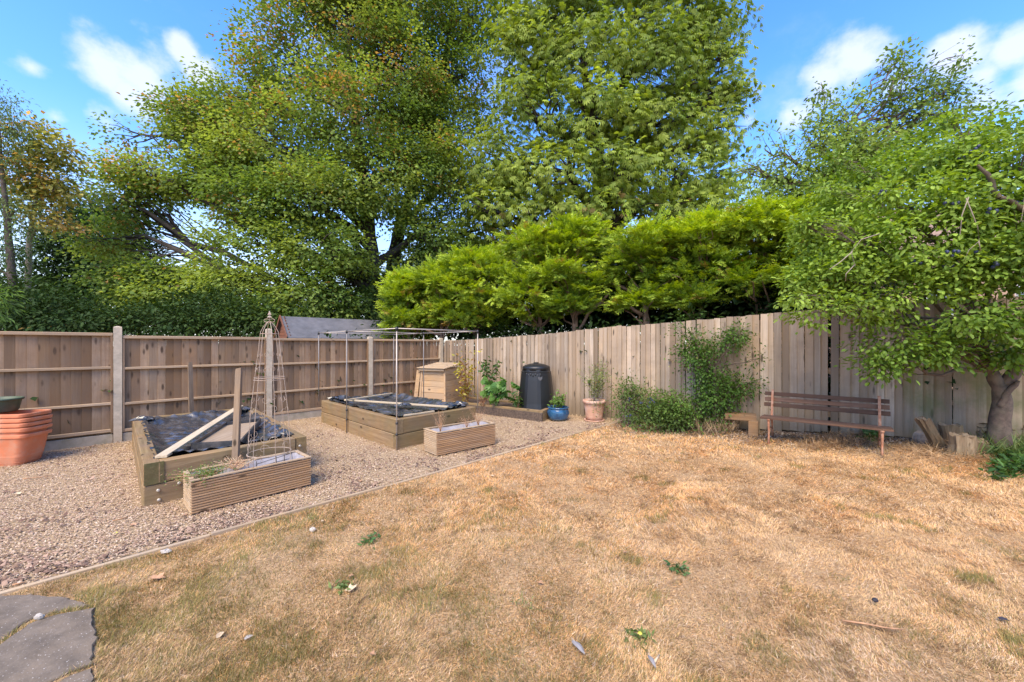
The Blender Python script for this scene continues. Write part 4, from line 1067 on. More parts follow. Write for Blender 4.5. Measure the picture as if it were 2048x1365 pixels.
# ------------------------------------------------------------------ clipped conifer hedge
def conifer(i, label, base, h, blobs, n, seed, stubs, tr=.085):
    r = np.random.default_rng(seed); base = Vector(base)
    t = thing('conifer_tree', label, 'tree', base, 0, 'conifers of the hedge behind the grey fence')
    mb = MB(); rr_ = random.Random(seed)
    tp = [base + Vector((rr_.uniform(-.05, .05), rr_.uniform(-.05, .05), h * k / 6)) for k in range(7)]; tp[0] = base
    mb.tube(tp, [tr * (1 - .1 * k) for k in range(7)], 9, cap=False)
    P, d, bi, lump = crown_points(r, blobs, n, .45, .33, 1.5, seed)
    idx = r.permutation(len(P))
    for j in range(26):
        q_ = Vector(P[idx[j]]); k = min(6, max(1, int((q_.z - base.z - .35 * math.hypot(q_.x - base.x, q_.y - base.y)) / h * 6)))
        limb(mb, tp[k], q_, .026, .005, seed + j, 5, 4, .12)
    mb.build('trunk', M_barkr, t, True)
    for (z, az, L, up_) in stubs:
        mb = MB(); a = base + Vector((0, 0, z)); b_ = a + Vector((math.cos(az) * L, math.sin(az) * L, L * up_))
        pts = limb(mb, a, b_, .04, .028, seed + int(z * 10), 5, 6, .06)
        o = mb.build('branch_stub', M_barkr, t, True)
        mb = MB(); e = (b_ - a).normalized(); mb.tube([b_ - e * .003, b_ + e * .004], .027, 7); mb.build('cut_end', M_cut, o)
    # sprays gathered on branch tips
    per = 10; nbp = len(P)
    AB = unit(d * np.array([1, 1, .2]) + np.array([0, -.15, .14]) + r.normal(size=(nbp, 3)) * .30)
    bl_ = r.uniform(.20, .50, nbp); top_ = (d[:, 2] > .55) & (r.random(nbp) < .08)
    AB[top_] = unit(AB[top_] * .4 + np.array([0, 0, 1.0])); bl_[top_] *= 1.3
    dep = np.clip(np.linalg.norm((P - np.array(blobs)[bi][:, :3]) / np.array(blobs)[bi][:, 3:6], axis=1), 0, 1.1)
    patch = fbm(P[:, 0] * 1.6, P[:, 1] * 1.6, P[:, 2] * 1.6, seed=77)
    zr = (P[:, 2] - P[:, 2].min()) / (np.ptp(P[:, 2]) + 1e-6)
    kb = np.clip(.30 * sstep(.3, .9, zr) + sstep(.35, .62, patch) * .5 + .45 * sstep(.75, 1.05, dep) + r.normal(0, .16, nbp), 0, 1)  # colour lightened towards crown top as if lit from above; outer tips young growth
    rep = lambda q_: np.repeat(q_, per, 0)
    f_ = r.random(nbp * per)
    SB_ = unit(np.cross(AB, np.array([0, 0, 1.0])))
    lat = r.uniform(-1, 1, nbp * per) * .13 * (1 - .55 * f_)
    P2 = rep(P) + rep(AB) * (rep(bl_) * (f_ - .3))[:, None] + rep(SB_) * lat[:, None] + r.normal(size=(nbp * per, 3)) * .022
    A = unit(rep(AB) + rep(SB_) * (lat * 5.5)[:, None] + r.normal(size=(nbp * per, 3)) * .16 + np.array([0, 0, .05]))
    P = P2; n = len(P); L = r.uniform(.13, .27, n) * (1 - .3 * f_)
    Nn = unit(np.array([0, -.25, 1.0]) + r.normal(size=(n, 3)) * .35); S = unit(np.cross(A, Nn)); U = np.cross(S, A)
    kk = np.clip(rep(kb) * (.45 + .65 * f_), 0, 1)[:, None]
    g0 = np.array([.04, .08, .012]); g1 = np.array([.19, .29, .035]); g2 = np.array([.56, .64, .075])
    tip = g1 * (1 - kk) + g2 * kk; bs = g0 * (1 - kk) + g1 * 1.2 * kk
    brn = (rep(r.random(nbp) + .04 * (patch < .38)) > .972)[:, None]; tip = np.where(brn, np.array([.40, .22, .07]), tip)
    Vs, Cs = [], []
    nb = 3
    for k in range(nb):
        f0 = k / nb
        for sd_ in (-1, 1):
            a = P + A * (L * f0)[:, None]
            ll = (L * (.60 - .36 * f0))[:, None]
            dk = unit(A * .85 + S * sd_ * .60 + U * r.normal(0, .12, (n, 1)))
            b_ = a + A * (L * .22)[:, None]
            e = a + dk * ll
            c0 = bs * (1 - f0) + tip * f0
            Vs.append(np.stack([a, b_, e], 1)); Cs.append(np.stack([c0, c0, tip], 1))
    a = P + A * (L * .3)[:, None]; wS = S * .010
    Vs.append(np.stack([a - wS, a + wS, P + A * (L * 1.15)[:, None]], 1)); Cs.append(np.stack([bs, bs, tip], 1))
    V = np.concatenate(Vs).reshape(-1, 3) - np.array(base); c = np.concatenate(Cs).reshape(-1, 3)
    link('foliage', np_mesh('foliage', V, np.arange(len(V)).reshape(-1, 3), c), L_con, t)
con = [ # u, Y, top v, mid v (lower edge of the dense crown), half width px, label, stubs
    (818, 12.6, 548, 640, 62, 'low outermost conifer at the left end of the hedge above the shed roof', []),
    (885, 12.0, 530, 625, 62, 'second conifer from the left end of the clipped hedge', [(1.9, 3.6, .5, .3)]),
    (955, 11.4, 500, 600, 62, 'conifer of the hedge rising behind the fence corner with thin trunk', [(1.9, 3.9, .5, .4)]),
    (1080, 10.8, 470, 580, 72, 'conifer with a sawn off branch stub leaning left over the fence', [(1.95, 3.3, .55, .55), (2.8, 3.7, .5, .8), (3.0, 3.0, .6, .5)]),
    (1152, 10.3, 452, 565, 70, 'conifer with the stout forked trunk in the middle of the hedge', [(1.9, -.6, .9, 1.1), (2.9, .2, .7, 1.2), (3.0, 2.8, .8, .8), (2.4, -.3, 1.3, .25)]),
    (1290, 9.6, 460, 560, 75, 'conifer with bare cut branches right of the forked one', [(2.6, 2.8, .8, .7), (2.3, 3.5, .5, .5)]),
    (1400, 9.0, 445, 555, 75, 'bushy conifer behind the climbing shrub on the fence', [(2.5, 3.3, .4, .6)]),
    (1535, 8.4, 418, 545, 75, 'conifer with thick reddish trunk and two curved stubs near the hedge right end', [(2.55, 3.0, .75, .45), (2.5, -.3, .5, .7), (2.8, 2.5, .5, 1.2)]),
    (1640, 8.0, 415, 540, 65, 'last conifer at the right end of the hedge beside the plum tree', [(2.6, 3.4, .5, .6)]),
]
for i, (u, Y, vt, vm, hw, lab, stubs) in enumerate(con):
    c_ = (vt + vm) / 2; hv = (vm - vt) / 2
    hw = hw * (1.2 if i > 1 else .85); rY = hw / F * Y
    rs_ = random.Random(900 + i); bl = [blob_px(u, vt + hv * .55, hw * .9, hv * .5, Y + .1, rY * .9)]
    for k in range(9):      # flat overlapping shelves of foliage
        fz = k / 8; vv = vt + 12 + (vm + (28 if i > 1 else 2) - vt) * fz + rs_.uniform(-8, 8)
        ww = hw * (1.0 - .25 * fz) * rs_.uniform(.55, .8)
        bl.append(blob_px(u + rs_.uniform(-.5, .5) * hw, vv, ww, rs_.uniform(9, 15), Y + rs_.uniform(-.75, .35), rY * rs_.uniform(.5, .8)))
    bl.append(blob_px(u - 8, vm + 20, hw * .8, 30, Y + 1.1, rY * .6))
    if i > 1: bl.append(blob_px(u + rs_.uniform(-30, 30), vm + 46, hw * .5, 14, Y - .1, rY * .4))
    b0 = at(u, 690, Y); b0.z = 0
    H = CAMH + (HZ - (vt + 40)) / F * Y
    conifer(i, lab, b0, H, bl, 790, 300 + i, stubs, .085 if u not in (1152, 1535) else .11)

# ------------------------------------------------------------------ plum trees on the right
def plums(t, Q, n, seed, r0=.0195):
    me = MB(); me.lathe((0, 0, 0), [(.002, -r0 * 1.1), (r0 * .6, -r0 * .9), (r0, 0), (r0 * .65, r0 * .85), (.002, r0 * 1.1)], 8)
    m_ = bpy.data.meshes.new('plum'); m_.from_pydata([tuple(v) for v in me.v], [], me.f); m_.polygons.foreach_set('use_smooth', [True] * len(m_.polygons)); m_.update()
    rr_ = random.Random(seed); base = t.location
    k = 0
    while k < n:
        c_ = Vector(Q[rr_.randrange(len(Q))])
        for j in range(rr_.choice((2, 3, 4, 5))):
            link('plum', m_, M_plum, t, c_ + Vector((rr_.uniform(-.05, .05), rr_.uniform(-.05, .05) - .09, rr_.uniform(-.03, .03))) - base, (rr_.uniform(-.5, .5), 0, 0)); k += 1
YP = 5.0
plum_b = [blob_px(*b) for b in [
    (1700, 500, 95, 70, 5.2, .5), (1640, 560, 60, 50, 5.2, .4), (1665, 620, 75, 38, 5.0, .35), (1760, 590, 80, 60, 4.9, .4), (1790, 680, 60, 45, 4.8, .35), (1760, 730, 35, 28, 4.9, .22),
    (1840, 470, 110, 80, 4.8, .6), (1960, 400, 110, 90, 4.5, .6), (1930, 540, 100, 70, 4.5, .5), (2030, 480, 90, 90, 4.3, .5), (1950, 620, 90, 55, 4.4, .4), (2040, 620, 60, 60, 4.3, .4),
    (1900, 320, 100, 60, 5.0, .5), (2020, 290, 80, 55, 4.6, .5), (1740, 420, 90, 50, 5.6, .5), (1800, 350, 80, 45, 5.8, .4), (1850, 290, 60, 30, 5.8, .3), (1960, 262, 60, 25, 5.2, .3), (1880, 690, 50, 40, 4.7, .3), (2120, 450, 120, 160, 4.2, .6),
    (1700, 380, 70, 50, 6.0, .5), (1640, 470, 55, 50, 6.0, .4), (2030, 700, 40, 40, 4.6, .25)]]
PB = Vector((6.16, 4.95, .2))
_r = random.Random(77)
for k in range(26):
    bb = plum_b[_r.randrange(21)]; a_ = _r.uniform(.1, 3.0)
    plum_b.append((bb[0] + math.cos(a_) * bb[3] * 1.25, bb[1] - .1, bb[2] + math.sin(a_) * bb[5] * 1.25, .16, .12, .09))
t, Q = tree('plum_tree', 'leafy plum tree with dark blue fruit and forked trunk in the right corner', [PB, at(2003, 815, 4.93), at(1999, 775, 4.9), at(1972, 712, 4.9), at(1950, 640, 4.9), at(1940, 560, 4.9)], [.115, .092, .075, .048, .035, .02],
     plum_b, 3300, 12, .075, (.064, .036), [(.115, .20, .03), (.31, .43, .07), (.55, .53, .10)], 201, L_plum, M_barkp, auto=.03, kind='oval', gap=.43, gsc=2.2, lo=.5, twigs=14, limb_r=.022, flat=.6, shell=.2, up=.8, zmin=.75)
mb = MB()
limb(mb, at(2002, 778, 4.9), at(2075, 705, 4.7), .06, .04, 3, 6, 8, .05); limb(mb, at(2075, 705, 4.7), at(2200, 620, 4.4), .05, .03, 4, 5, 8, .05)
limb(mb, at(2000, 812, 4.88), at(2036, 762, 4.75), .035, .02, 15, 5, 6, .05); limb(mb, at(1976, 722, 4.9), at(1895, 672, 4.8), .035, .015, 5, 6, 6, .07); limb(mb, at(1965, 700, 4.9), at(1975, 560, 4.8), .035, .02, 6, 6, 6, .06)
limb(mb, at(2160, 500, 4.2), at(1998, 395, 4.2), .034, .02, 7, 7, 8, .04); limb(mb, at(1998, 395, 4.2), at(1955, 330, 4.2), .028, .012, 8, 5, 6, .05)
limb(mb, at(2160, 500, 3.9), at(2230, 690, 4.4), .06, .07, 9, 5, 8, .04)
mb.build('branch', M_barkp, t, True)
mb = MB()
mb = None
for pts in ([(1935, 395), (1945, 430), (1955, 455), (1958, 480), (1940, 500), (1928, 520)], [(1958, 480), (1960, 500)], [(1935, 395), (1925, 430), (1918, 470)], [(1760, 470), (1725, 480), (1705, 505), (1712, 530)], [(1705, 505), (1680, 525), (1660, 540)], [(1712, 530), (1690, 545), (1692, 560)], [(2048, 395), (2046, 430), (2044, 445)]):
    MB().tube([at(u + random.uniform(-3, 3), v + random.uniform(-3, 3), (4.15 if u > 1850 else 4.5) + random.uniform(-.04, .04)) for u, v in pts], [.0055 - .0006 * k for k in range(len(pts))], 5).build('bare_twig', M_twig, t, True)
front = Q[(Q[:, 2] > 2.4) & (Q[:, 1] < 4.9)]
plums(t, front, 190, 3)
YB = 8.2
pb2 = [blob_px(*b) for b in [(1620, 290, 60, 55, YB, .8), (1680, 240, 60, 45, YB, .7), (1780, 230, 70, 60, YB, .8), (1830, 180, 45, 50, YB, .6), (1870, 230, 60, 35, YB, .6), (1560, 350, 60, 50, YB, .7), (1650, 350, 80, 60, YB, .8),
    (1520, 410, 50, 40, YB, .6), (1600, 410, 70, 40, YB, .7), (1760, 310, 80, 50, YB, .8), (1800, 140, 25, 30, YB, .3), (1895, 175, 18, 40, YB, .25), (1700, 310, 70, 60, YB, .8), (1805, 105, 10, 22, YB, .15), (1925, 110, 12, 30, YB, .15), (1780, 125, 12, 20, YB, .15), (1645, 180, 12, 22, YB, .15), (1915, 180, 30, 12, YB, .2), (1500, 330, 30, 30, YB, .4), (1530, 300, 40, 35, YB, .5)]]
b0 = at(1650, 690, YB); b0.z = 0
t2, Q2 = tree('damson_tree', 'open straggly fruit tree with upright twigs against the sky behind the grey fence', [b0, at(1640, 560, YB), at(1650, 430, YB), at(1670, 330, YB), at(1700, 250, YB)], [.12, .10, .08, .05, .02],
     pb2, 1500, 9, .10, (.085, .045), [(.14, .22, .055), (.30, .40, .10), (.4, .36, .1)], 202, L_plum, M_barkp, auto=.04, kind='oval', gap=.45, gsc=1.8, twigs=34, limb_r=.06, flat=.7, shell=.15)
mb = MB()
for pts in ([(1880, 200), (1905, 150), (1925, 110), (1945, 90)], [(1800, 200), (1805, 150), (1810, 100)], [(1760, 200), (1775, 150), (1785, 120)], [(1640, 260), (1650, 200), (1642, 165)], [(1860, 190), (1900, 185), (1930, 175)]):
    MB().tube([at(u, v, YB) for u, v in pts], [.010 - .002 * k for k in range(len(pts))], 4).build('shoot', M_barkp, t2, True)

# ------------------------------------------------------------------ shrubs and plants in the garden
bush('climbing_shrub', 'twiggy green climbing shrub growing up the grey fence left of the bench', [blob_px(*b) for b in [(1410, 735, 42, 50, 7.0, .25), (1380, 692, 36, 26, 7.05, .2), (1446, 690, 36, 30, 6.95, .2), (1430, 795, 45, 38, 6.85, .25), (1470, 770, 35, 22, 6.85, .2),
     (1400, 830, 45, 25, 6.9, .25), (1365, 665, 22, 18, 7.1, .15), (1480, 665, 22, 20, 6.85, .15), (1500, 720, 28, 7, 6.75, .12), (1495, 765, 22, 14, 6.75, .12), (1350, 800, 30, 20, 7.1, .15)]],
     800, 9, .095, (.052, .034), [(.07, .14, .025), (.20, .31, .06), (.50, .46, .12)], 211, L_plum, bark=M_barkp, auto=.07, gap=.45, gsc=3.0, twigs=14, limb_r=.018, flat=.8, shell=.15, zmin=.04)
t, Q = bush('sloe_bush', 'low spreading bush hung with blue berries between the clay pot and the climbing shrub', [blob_px(*b) for b in [(1290, 805, 55, 35, 7.5, .35), (1240, 795, 32, 28, 7.7, .25), (1335, 815, 45, 30, 7.2, .3), (1300, 835, 60, 22, 7.2, .3), (1255, 775, 25, 18, 7.7, .2), (1360, 840, 45, 15, 7.0, .25)]],
     520, 10, .095, (.05, .032), [(.07, .12, .026), (.17, .24, .06), (.40, .22, .06)], 212, L_plum, bark=M_barkp, auto=.06, gap=.38, gsc=3.0, twigs=12, limb_r=.015, flat=.8, shell=.15, zmin=.03)
plums(t, Q[(Q[:, 0] / Q[:, 1] * F + 1024 > 1240) & (Q[:, 0] / Q[:, 1] * F + 1024 < 1320)], 46, 8, .014)

def stem_plant(name, label, base, stems, leaf_fn, mat_stem, cat='plant', seed=1):
    t = thing(name, label, cat, base)
    mb = MB()
    for pts, r0 in stems: mb.tube(pts, [r0 * (1 - .8 * i / (len(pts) - 1)) for i in range(len(pts))], 5)
    mb.build('stem', mat_stem, t, True)
    V, c, Fc, m_ = leaf_fn(np.random.default_rng(seed))
    link('leaves', np_mesh('leaves', V - np.array(base), Fc, c), m_, t)
    return t
def along(stems, r, n, spread, lo=.25):
    P = []
    for k in range(n):
        pts, _ = stems[r.integers(len(stems))]; f_ = lo + (1 - lo) * r.random(); x_ = f_ * (len(pts) - 1); i = min(len(pts) - 2, int(x_))
        P.append(np.array(Vector(pts[i]).lerp(Vector(pts[i + 1]), x_ - i)))
    P = np.array(P); return P + r.normal(size=P.shape) * spread
def simple_leaves(stems, n, spread, L, W, c1, c2, mat, up=.6, lo=.25, cn=None, pc=0):
    def fn(r):
        P = along(stems, r, n, spread, lo); D = unit(r.normal(size=(n, 3)) * np.array([1, 1, .6]) + np.array([0, 0, -.1])); Nn = unit(np.array([0, 0, up]) + r.normal(size=(n, 3)) * .5)
        k = r.random((n, 1)); col = np.array(c1) * (1 - k) + np.array(c2) * k
        if cn is not None: col = np.where(r.random((n, 1)) < pc, np.array(cn), col)
        V, c, Fc = leaf_quads(P, D, Nn, L * r.uniform(.6, 1.3, n), W * r.uniform(.6, 1.2, n), col * r.uniform(.75, 1.2, (n, 1)))
        return V, c, Fc, mat
    return fn
def fan(base, h, sp, n, seed, k=5, lean=(0, 0)):
    rr_ = random.Random(seed); out_ = []
    for i in range(n):
        a = rr_.uniform(0, 6.28); s_ = sp * rr_.uniform(.3, 1); hh = h * rr_.uniform(.6, 1)
        pts = [Vector(base) + Vector(((math.cos(a) * s_ + lean[0]) * (j / k) ** 1.4 + rr_.uniform(-.012, .012), (math.sin(a) * s_ + lean[1]) * (j / k) ** 1.4, hh * j / k)) for j in range(k + 1)]
        out_.append((pts, .006))
    return out_
# pots
def pot(name, label, cat, c, prof, mat, n=36, extra=None):
    t = thing(name, label, cat, c)
    MB().lathe(c, prof, n, close=True).build('body', mat, t, True)
    return t
cb = gp(1117, 846); cb.y += .22; cb.x += .02; cb.z = .008
t = pot('blue_pot', 'squat glossy blue glazed pot at the corner of the low bed', 'plant pot', cb,
        [(.16, .0), (.195, .05), (.225, .12), (.232, .18), (.215, .235), (.205, .25), (.222, .265), (.228, .28), (.215, .292), (.19, .285), (.19, .25), (.19, .2), (.0, .2), (0, 0)], M_blue)
MB().lathe(cb, [(.165, -.004), (.20, .045), (.198, .052), (.15, .01)], 36, close=True).build('dark_foot', M_blued, t, True)
MB().lathe(cb, [(0.001, .24), (.1, .245), (.188, .24), (.188, .21), (.001, .21)], 24, close=True).build('soil', M_soil, t)
st = fan(cb + Vector((0, 0, .24)), .34, .17, 9, 4)
stem_plant('leafy_pot_plant', 'small bright green leafy plant growing in the blue pot', cb + Vector((0, 0, .24)), st, simple_leaves(st, 230, .045, .085, .042, (.08, .15, .03), (.20, .32, .06), L_gen), M_twig, seed=4)
ct = Vector((1.72, 8.17, .012))
t = pot('clay_pot', 'tall weathered terracotta pot on a saucer against the grey fence', 'plant pot', ct,
        [(.165, .02), (.175, .1), (.205, .3), (.218, .37), (.238, .375), (.24, .42), (.232, .435), (.20, .432), (.195, .36), (.0, .36), (0, .02)], M_terrp)
MB().lathe(ct, [(.17, 0), (.205, .005), (.215, .032), (.205, .034), (.17, .02)], 36, close=True).build('saucer', M_terrp, t, True)
MB().lathe(ct, [(0.001, .395), (.1, .4), (.193, .39), (.193, .365), (.001, .365)], 24, close=True).build('soil', M_soil, t)
st = fan(ct + Vector((0, 0, .39)), .98, .36, 9, 14, 7)
stem_plant('young_shrub', 'airy olive green shrub growing in the tall terracotta pot', ct + Vector((0, 0, .39)), st, simple_leaves(st, 900, .06, .05, .022, (.12, .16, .04), (.27, .31, .09), L_gen, cn=(.42, .22, .07), pc=.04), M_twig, seed=5)
st = fan(ct + Vector((.05, -.1, .36)), .25, .3, 6, 15, 5)
# (trailing shoots)
st2 = []
for k in range(4):
    b_ = ct + Vector((-.06 + .05 * k, -.2, .42)); st2.append(([b_, b_ + Vector((0, -.05, .02)), b_ + Vector((.0, -.07, -.1)), b_ + Vector((.01, -.07, -.22))], .003))
stem_plant('trailing_shoots', 'thin trailing green shoots hanging down the front of the terracotta pot', ct + Vector((0, -.2, .42)), st2, simple_leaves(st2, 70, .03, .045, .022, (.09, .14, .03), (.2, .26, .06), L_gen, lo=0), M_twig, seed=6)
# plants in low bed
pb = gp(940, 809, .2); pb = Vector((-1.12, 9.35, .19))
st = fan(pb, 1.32, .34, 6, 24, 7, (.0, -.1)); st = [(p, .009) for p, _ in st]
stem_plant('yellowing_currant_bush', 'tall thin plant with yellowing leaves behind the middle raised bed', pb, st, simple_leaves(st, 330, .07, .10, .05, (.34, .30, .05), (.60, .50, .06), L_gen, cn=(.34, .17, .06), pc=.3, lo=.15), M_dead, seed=7)
pb = Vector((-.52, 9.2, .19)); st = fan(pb, 1.15, .22, 3, 25, 7); st = [(p, .008) for p, _ in st]
stem_plant('leaning_vine', 'dark leaved vine leaning against the fence above the squash plant', pb, st, simple_leaves(st, 150, .055, .10, .06, (.035, .08, .015), (.09, .17, .03), L_gen, lo=.6), M_dead, seed=8)
pb = Vector((-.36, 8.78, .19)); st = fan(pb, .55, .36, 12, 26, 5); st = [(p, .012) for p, _ in st]
def squash_leaves(r):
    n = 34; P = np.array([np.array(Vector(s_[0][-1])) for s_ in st] * 3)[:n] + r.normal(size=(n, 3)) * np.array([.08, .08, .1]); D = unit(r.normal(size=(n, 3)) * np.array([1, 1, .3]) + np.array([0, -.3, -.2])); Nn = unit(np.array([0, -.5, .8]) + r.normal(size=(n, 3)) * .4)
    k = r.random((n, 1)); col = np.array([.06, .15, .03]) * (1 - k) + np.array([.18, .33, .07]) * k
    V, c, Fc = palmate(P, D, Nn, .19 * r.uniform(.7, 1.2, (n, 1)), .12 * r.uniform(.8, 1.2, (n, 1)), col); return V, c, Fc, L_gen
stem_plant('squash_plant', 'broad leaved bright green squash plant beside the black compost bin', pb, st, squash_leaves, plain('green_stem', (.16, .26, .07), .6), seed=9)
pb = Vector((.14, 8.55, .19)); st = fan(pb, .34, .2, 7, 27, 5)
stem_plant('small_green_plant', 'small dark green plant at the left foot of the compost bin', pb, st, simple_leaves(st, 110, .05, .09, .055, (.04, .09, .02), (.10, .18, .04), L_gen), M_dead, seed=10)
pb = Vector((-.66, 8.9, .19)); st = fan(pb, .38, .2, 10, 28, 5)
stem_plant('withered_plant', 'withered brown plant left of the squash leaves', pb, st, simple_leaves(st, 80, .05, .06, .03, (.20, .09, .05), (.38, .2, .1), L_gen), M_dead, seed=11)
# plants in the troughs
def inpl(t, x, y, z): return wmat(t) @ Vector((x, y, z))
pb = inpl(pl1, .19, .2, .29); st = fan(pb, .10, .30, 26, 31, 4, (.02, -.12)); 
stem_plant('trailing_herb', 'feathery green herb spilling over the rim of the nearest trough', pb, st, simple_leaves(st, 1500, .035, .028, .008, (.10, .17, .035), (.24, .33, .08), L_gen, lo=.0, cn=(.45, .26, .13), pc=.12), M_dead, seed=12)
pb = inpl(pl1, .40, .24, .29); st = fan(pb, .13, .25, 26, 33, 4)
stem_plant('dried_herb', 'dried pinkish brown herb behind the green one in the nearest trough', pb, st, simple_leaves(st, 420, .02, .025, .010, (.42, .24, .14), (.56, .38, .22), L_gen, lo=.4), M_deadp, seed=13)
for (x_, lab, sd_) in ((.17, 'dry brown stems at the left end of the far trough', 34), (.86, 'dry grey brown stems at the right end of the far trough', 35), (.64, 'short dead twigs in the middle of the far trough', 36)):
    pb = inpl(pl2, x_, .2, .30); st = fan(pb, .32 if x_ != .64 else .2, .17, 16, sd_, 5); st = [(p, .003) for p, _ in st]
    stem_plant('dead_stems', lab, pb, st, simple_leaves(st, 110, .02, .022, .009, (.36, .22, .13), (.55, .38, .24), L_gen, lo=.3), M_dead, seed=sd_)

# ------------------------------------------------------------------ wire obelisk, stakes, grid
oc = Vector((-2.655, 4.27, 0)); zb = .27
ob = thing('wire_obelisk', 'tall rusty wire plant obelisk with arrow finial standing in the nearest trough', 'plant support', oc + Vector((0, 0, zb)))
prof = [(.27, .20), (.40, .205), (.80, .185), (1.20, .145), (1.55, .105), (1.68, .092), (1.74, .085), (1.79, .062), (1.83, .035), (1.855, .012)]
def rad_at(z):
    for (a, ra), (b_, rb) in zip(prof, prof[1:]):
        if z <= b_: return ra + (rb - ra) * (z - a) / (b_ - a)
    return prof[-1][1]
tilt = Vector((.012, 0, 0))
for k in range(6):
    a = k * math.pi / 3 + .3
    pts = [oc + Vector((math.cos(a) * r_, math.sin(a) * r_, z)) for z, r_ in prof]
    pts = [oc + Vector((math.cos(a) * .17, math.sin(a) * .10, .245))] + pts
    MB().tube(pts, .0032, 5).build('upright_wire', M_wire, ob, True)
def ring(z, r_, th=.0032, name='hoop'):
    MB().tube([oc + Vector((math.cos(a) * r_, math.sin(a) * r_, z)) for a in [i * math.pi / 14 for i in range(29)]], th, 5).build(name, M_wire, ob, True)
ring(.425, .207, .004); ring(1.22, .146); ring(1.72, .088); ring(1.245, .143)
for k in range(6):
    a = k * math.pi / 3 + .3 + math.pi / 6
    for z0, sg in ((.50, 1), (.62, -1), (.86, 1), (1.02, -1), (1.32, 1), (1.50, -1)):
        pts = []
        r_ = rad_at(z0)
        for i in range(16):
            th_ = i / 15 * 4.2 * sg; rr0 = .052 * (1 - i / 22) * (r_ / .16)
            aa = a + (rr0 * math.cos(th_) / r_) * .9
            pts.append(oc + Vector((math.cos(aa) * r_, math.sin(aa) * r_, z0 + rr0 * math.sin(th_))))
        MB().tube(pts, .0022, 4).build('scroll', M_wire, ob, True)
MB().tube([oc + Vector((0, 0, 1.84)), oc + Vector((0, 0, 1.965))], .005, 6).build('finial_rod', M_wire, ob, True)
for z0, s_ in ((1.895, .03), (1.925, .022)):
    MB().lathe(oc + Vector((0, 0, z0)), [(.003, .0), (s_, .004), (.012, .02), (.002, .045)], 4).build('finial_arrow', M_wire, ob)
for sg in (-1, 1):
    MB().tube([oc + Vector((sg * .03 * (1 - math.cos(t_)), 0, 1.865 + .018 * math.sin(t_))) for t_ in [i * .45 for i in range(14)]], .003, 5).build('finial_curl', M_wire, ob, True)
# dark wire grid leaning in the trough
g = thing('wire_grid', 'small bent dark wire grid standing in the right half of the nearest trough', 'plant support', inpl(pl1, .72, .25, .29))
for a, b_ in (((.60, .3, .30), (.96, .30, .35)), ((.60, .3, .27), (.60, .3, .33)), ((.78, .25, .27), (.78, .27, .36)), ((.95, .28, .28), (.95, .3, .36)), ((.86, .26, .27), (.87, .28, .35)), ((.60, .22, .29), (.9, .22, .31))):
    MB().tube([inpl(pl1, *a), inpl(pl1, *b_)], .0035, 5).build('wire', M_conn, g, True)

def stake(label, base, top, wd):
    base = Vector(base); top = Vector(top); L = (top - base).length
    mb = MB(); P = []
    for z, s_ in ((0, .5), (.3, .5), (.97, .46), (1, .40)):
        P += [(-wd * s_, -wd * .4 * s_ * 2 * .5, z * L), (wd * s_, -wd * .4 * s_, z * L), (wd * s_, wd * .4 * s_, z * L), (-wd * s_, wd * .4 * s_, z * L + (.012 if z == 1 else 0))]
    fs = [(r_ + i, r_ + (i + 1) % 4, r_ + 4 + (i + 1) % 4, r_ + 4 + i) for r_ in (0, 4, 8) for i in range(4)] + [(3, 2, 1, 0), (12, 13, 14, 15)]
    me = bpy.data.meshes.new('stake'); me.from_pydata(P, [], fs); me.update()
    d_ = (top - base).normalized()
    o = link('wooden_stake', me, M_stake, None, base, d_.to_track_quat('Z', 'Y').to_euler())
    tag(o, label, 'stake')
stake('weathered wooden stake standing between the nearest raised bed and trough', (-3.06, 4.30, .0), at(478, 738, 4.36), .075)
stake('weathered wooden stake standing behind the nearest raised bed against the fence', (-5.62, 6.85, 0), at(380, 725, 6.88), .07)
# small upright stick of the fence seen at the second panel

# ------------------------------------------------------------------ compost bins
cc_ = Vector((.545, 8.78, .20))
cbn = thing('compost_bin', 'black plastic garden compost bin with round lid in the low bed', 'compost bin', cc_)
def facet(k, z): return 1.06 if k % 4 in (0, 1) else 1.03
MB().lathe(cc_, [(.405, 0), (.40, .02), (.385, .12), (.335, .62), (.315, .78), (.318, .80), (.30, .815), (.295, .86), (.0, .86), (0, 0)], 32, close=True, wob=facet).build('body', M_black, cbn, False)
MB().lathe(cc_ + Vector((0, 0, .835)), [(.30, 0), (.312, .0), (.312, .065), (.296, .085), (.20, .125), (.12, .14), (.06, .155), (.0, .158), (0, 0)], 36, close=True).build('lid', M_black, cbn, True)
MB().lathe(cc_ + Vector((0, 0, -.003)), [(.43, 0), (.43, .012), (.40, .018), (.3, .01)], 32, close=True).build('base_flange', M_black, cbn, True)
MB().tube([cc_ + Vector((.05 * math.cos(a), .05 * math.sin(a), .998)) for a in [i * .5 for i in range(14)]], .01, 5).build('lid_knob', M_black, cbn, True)
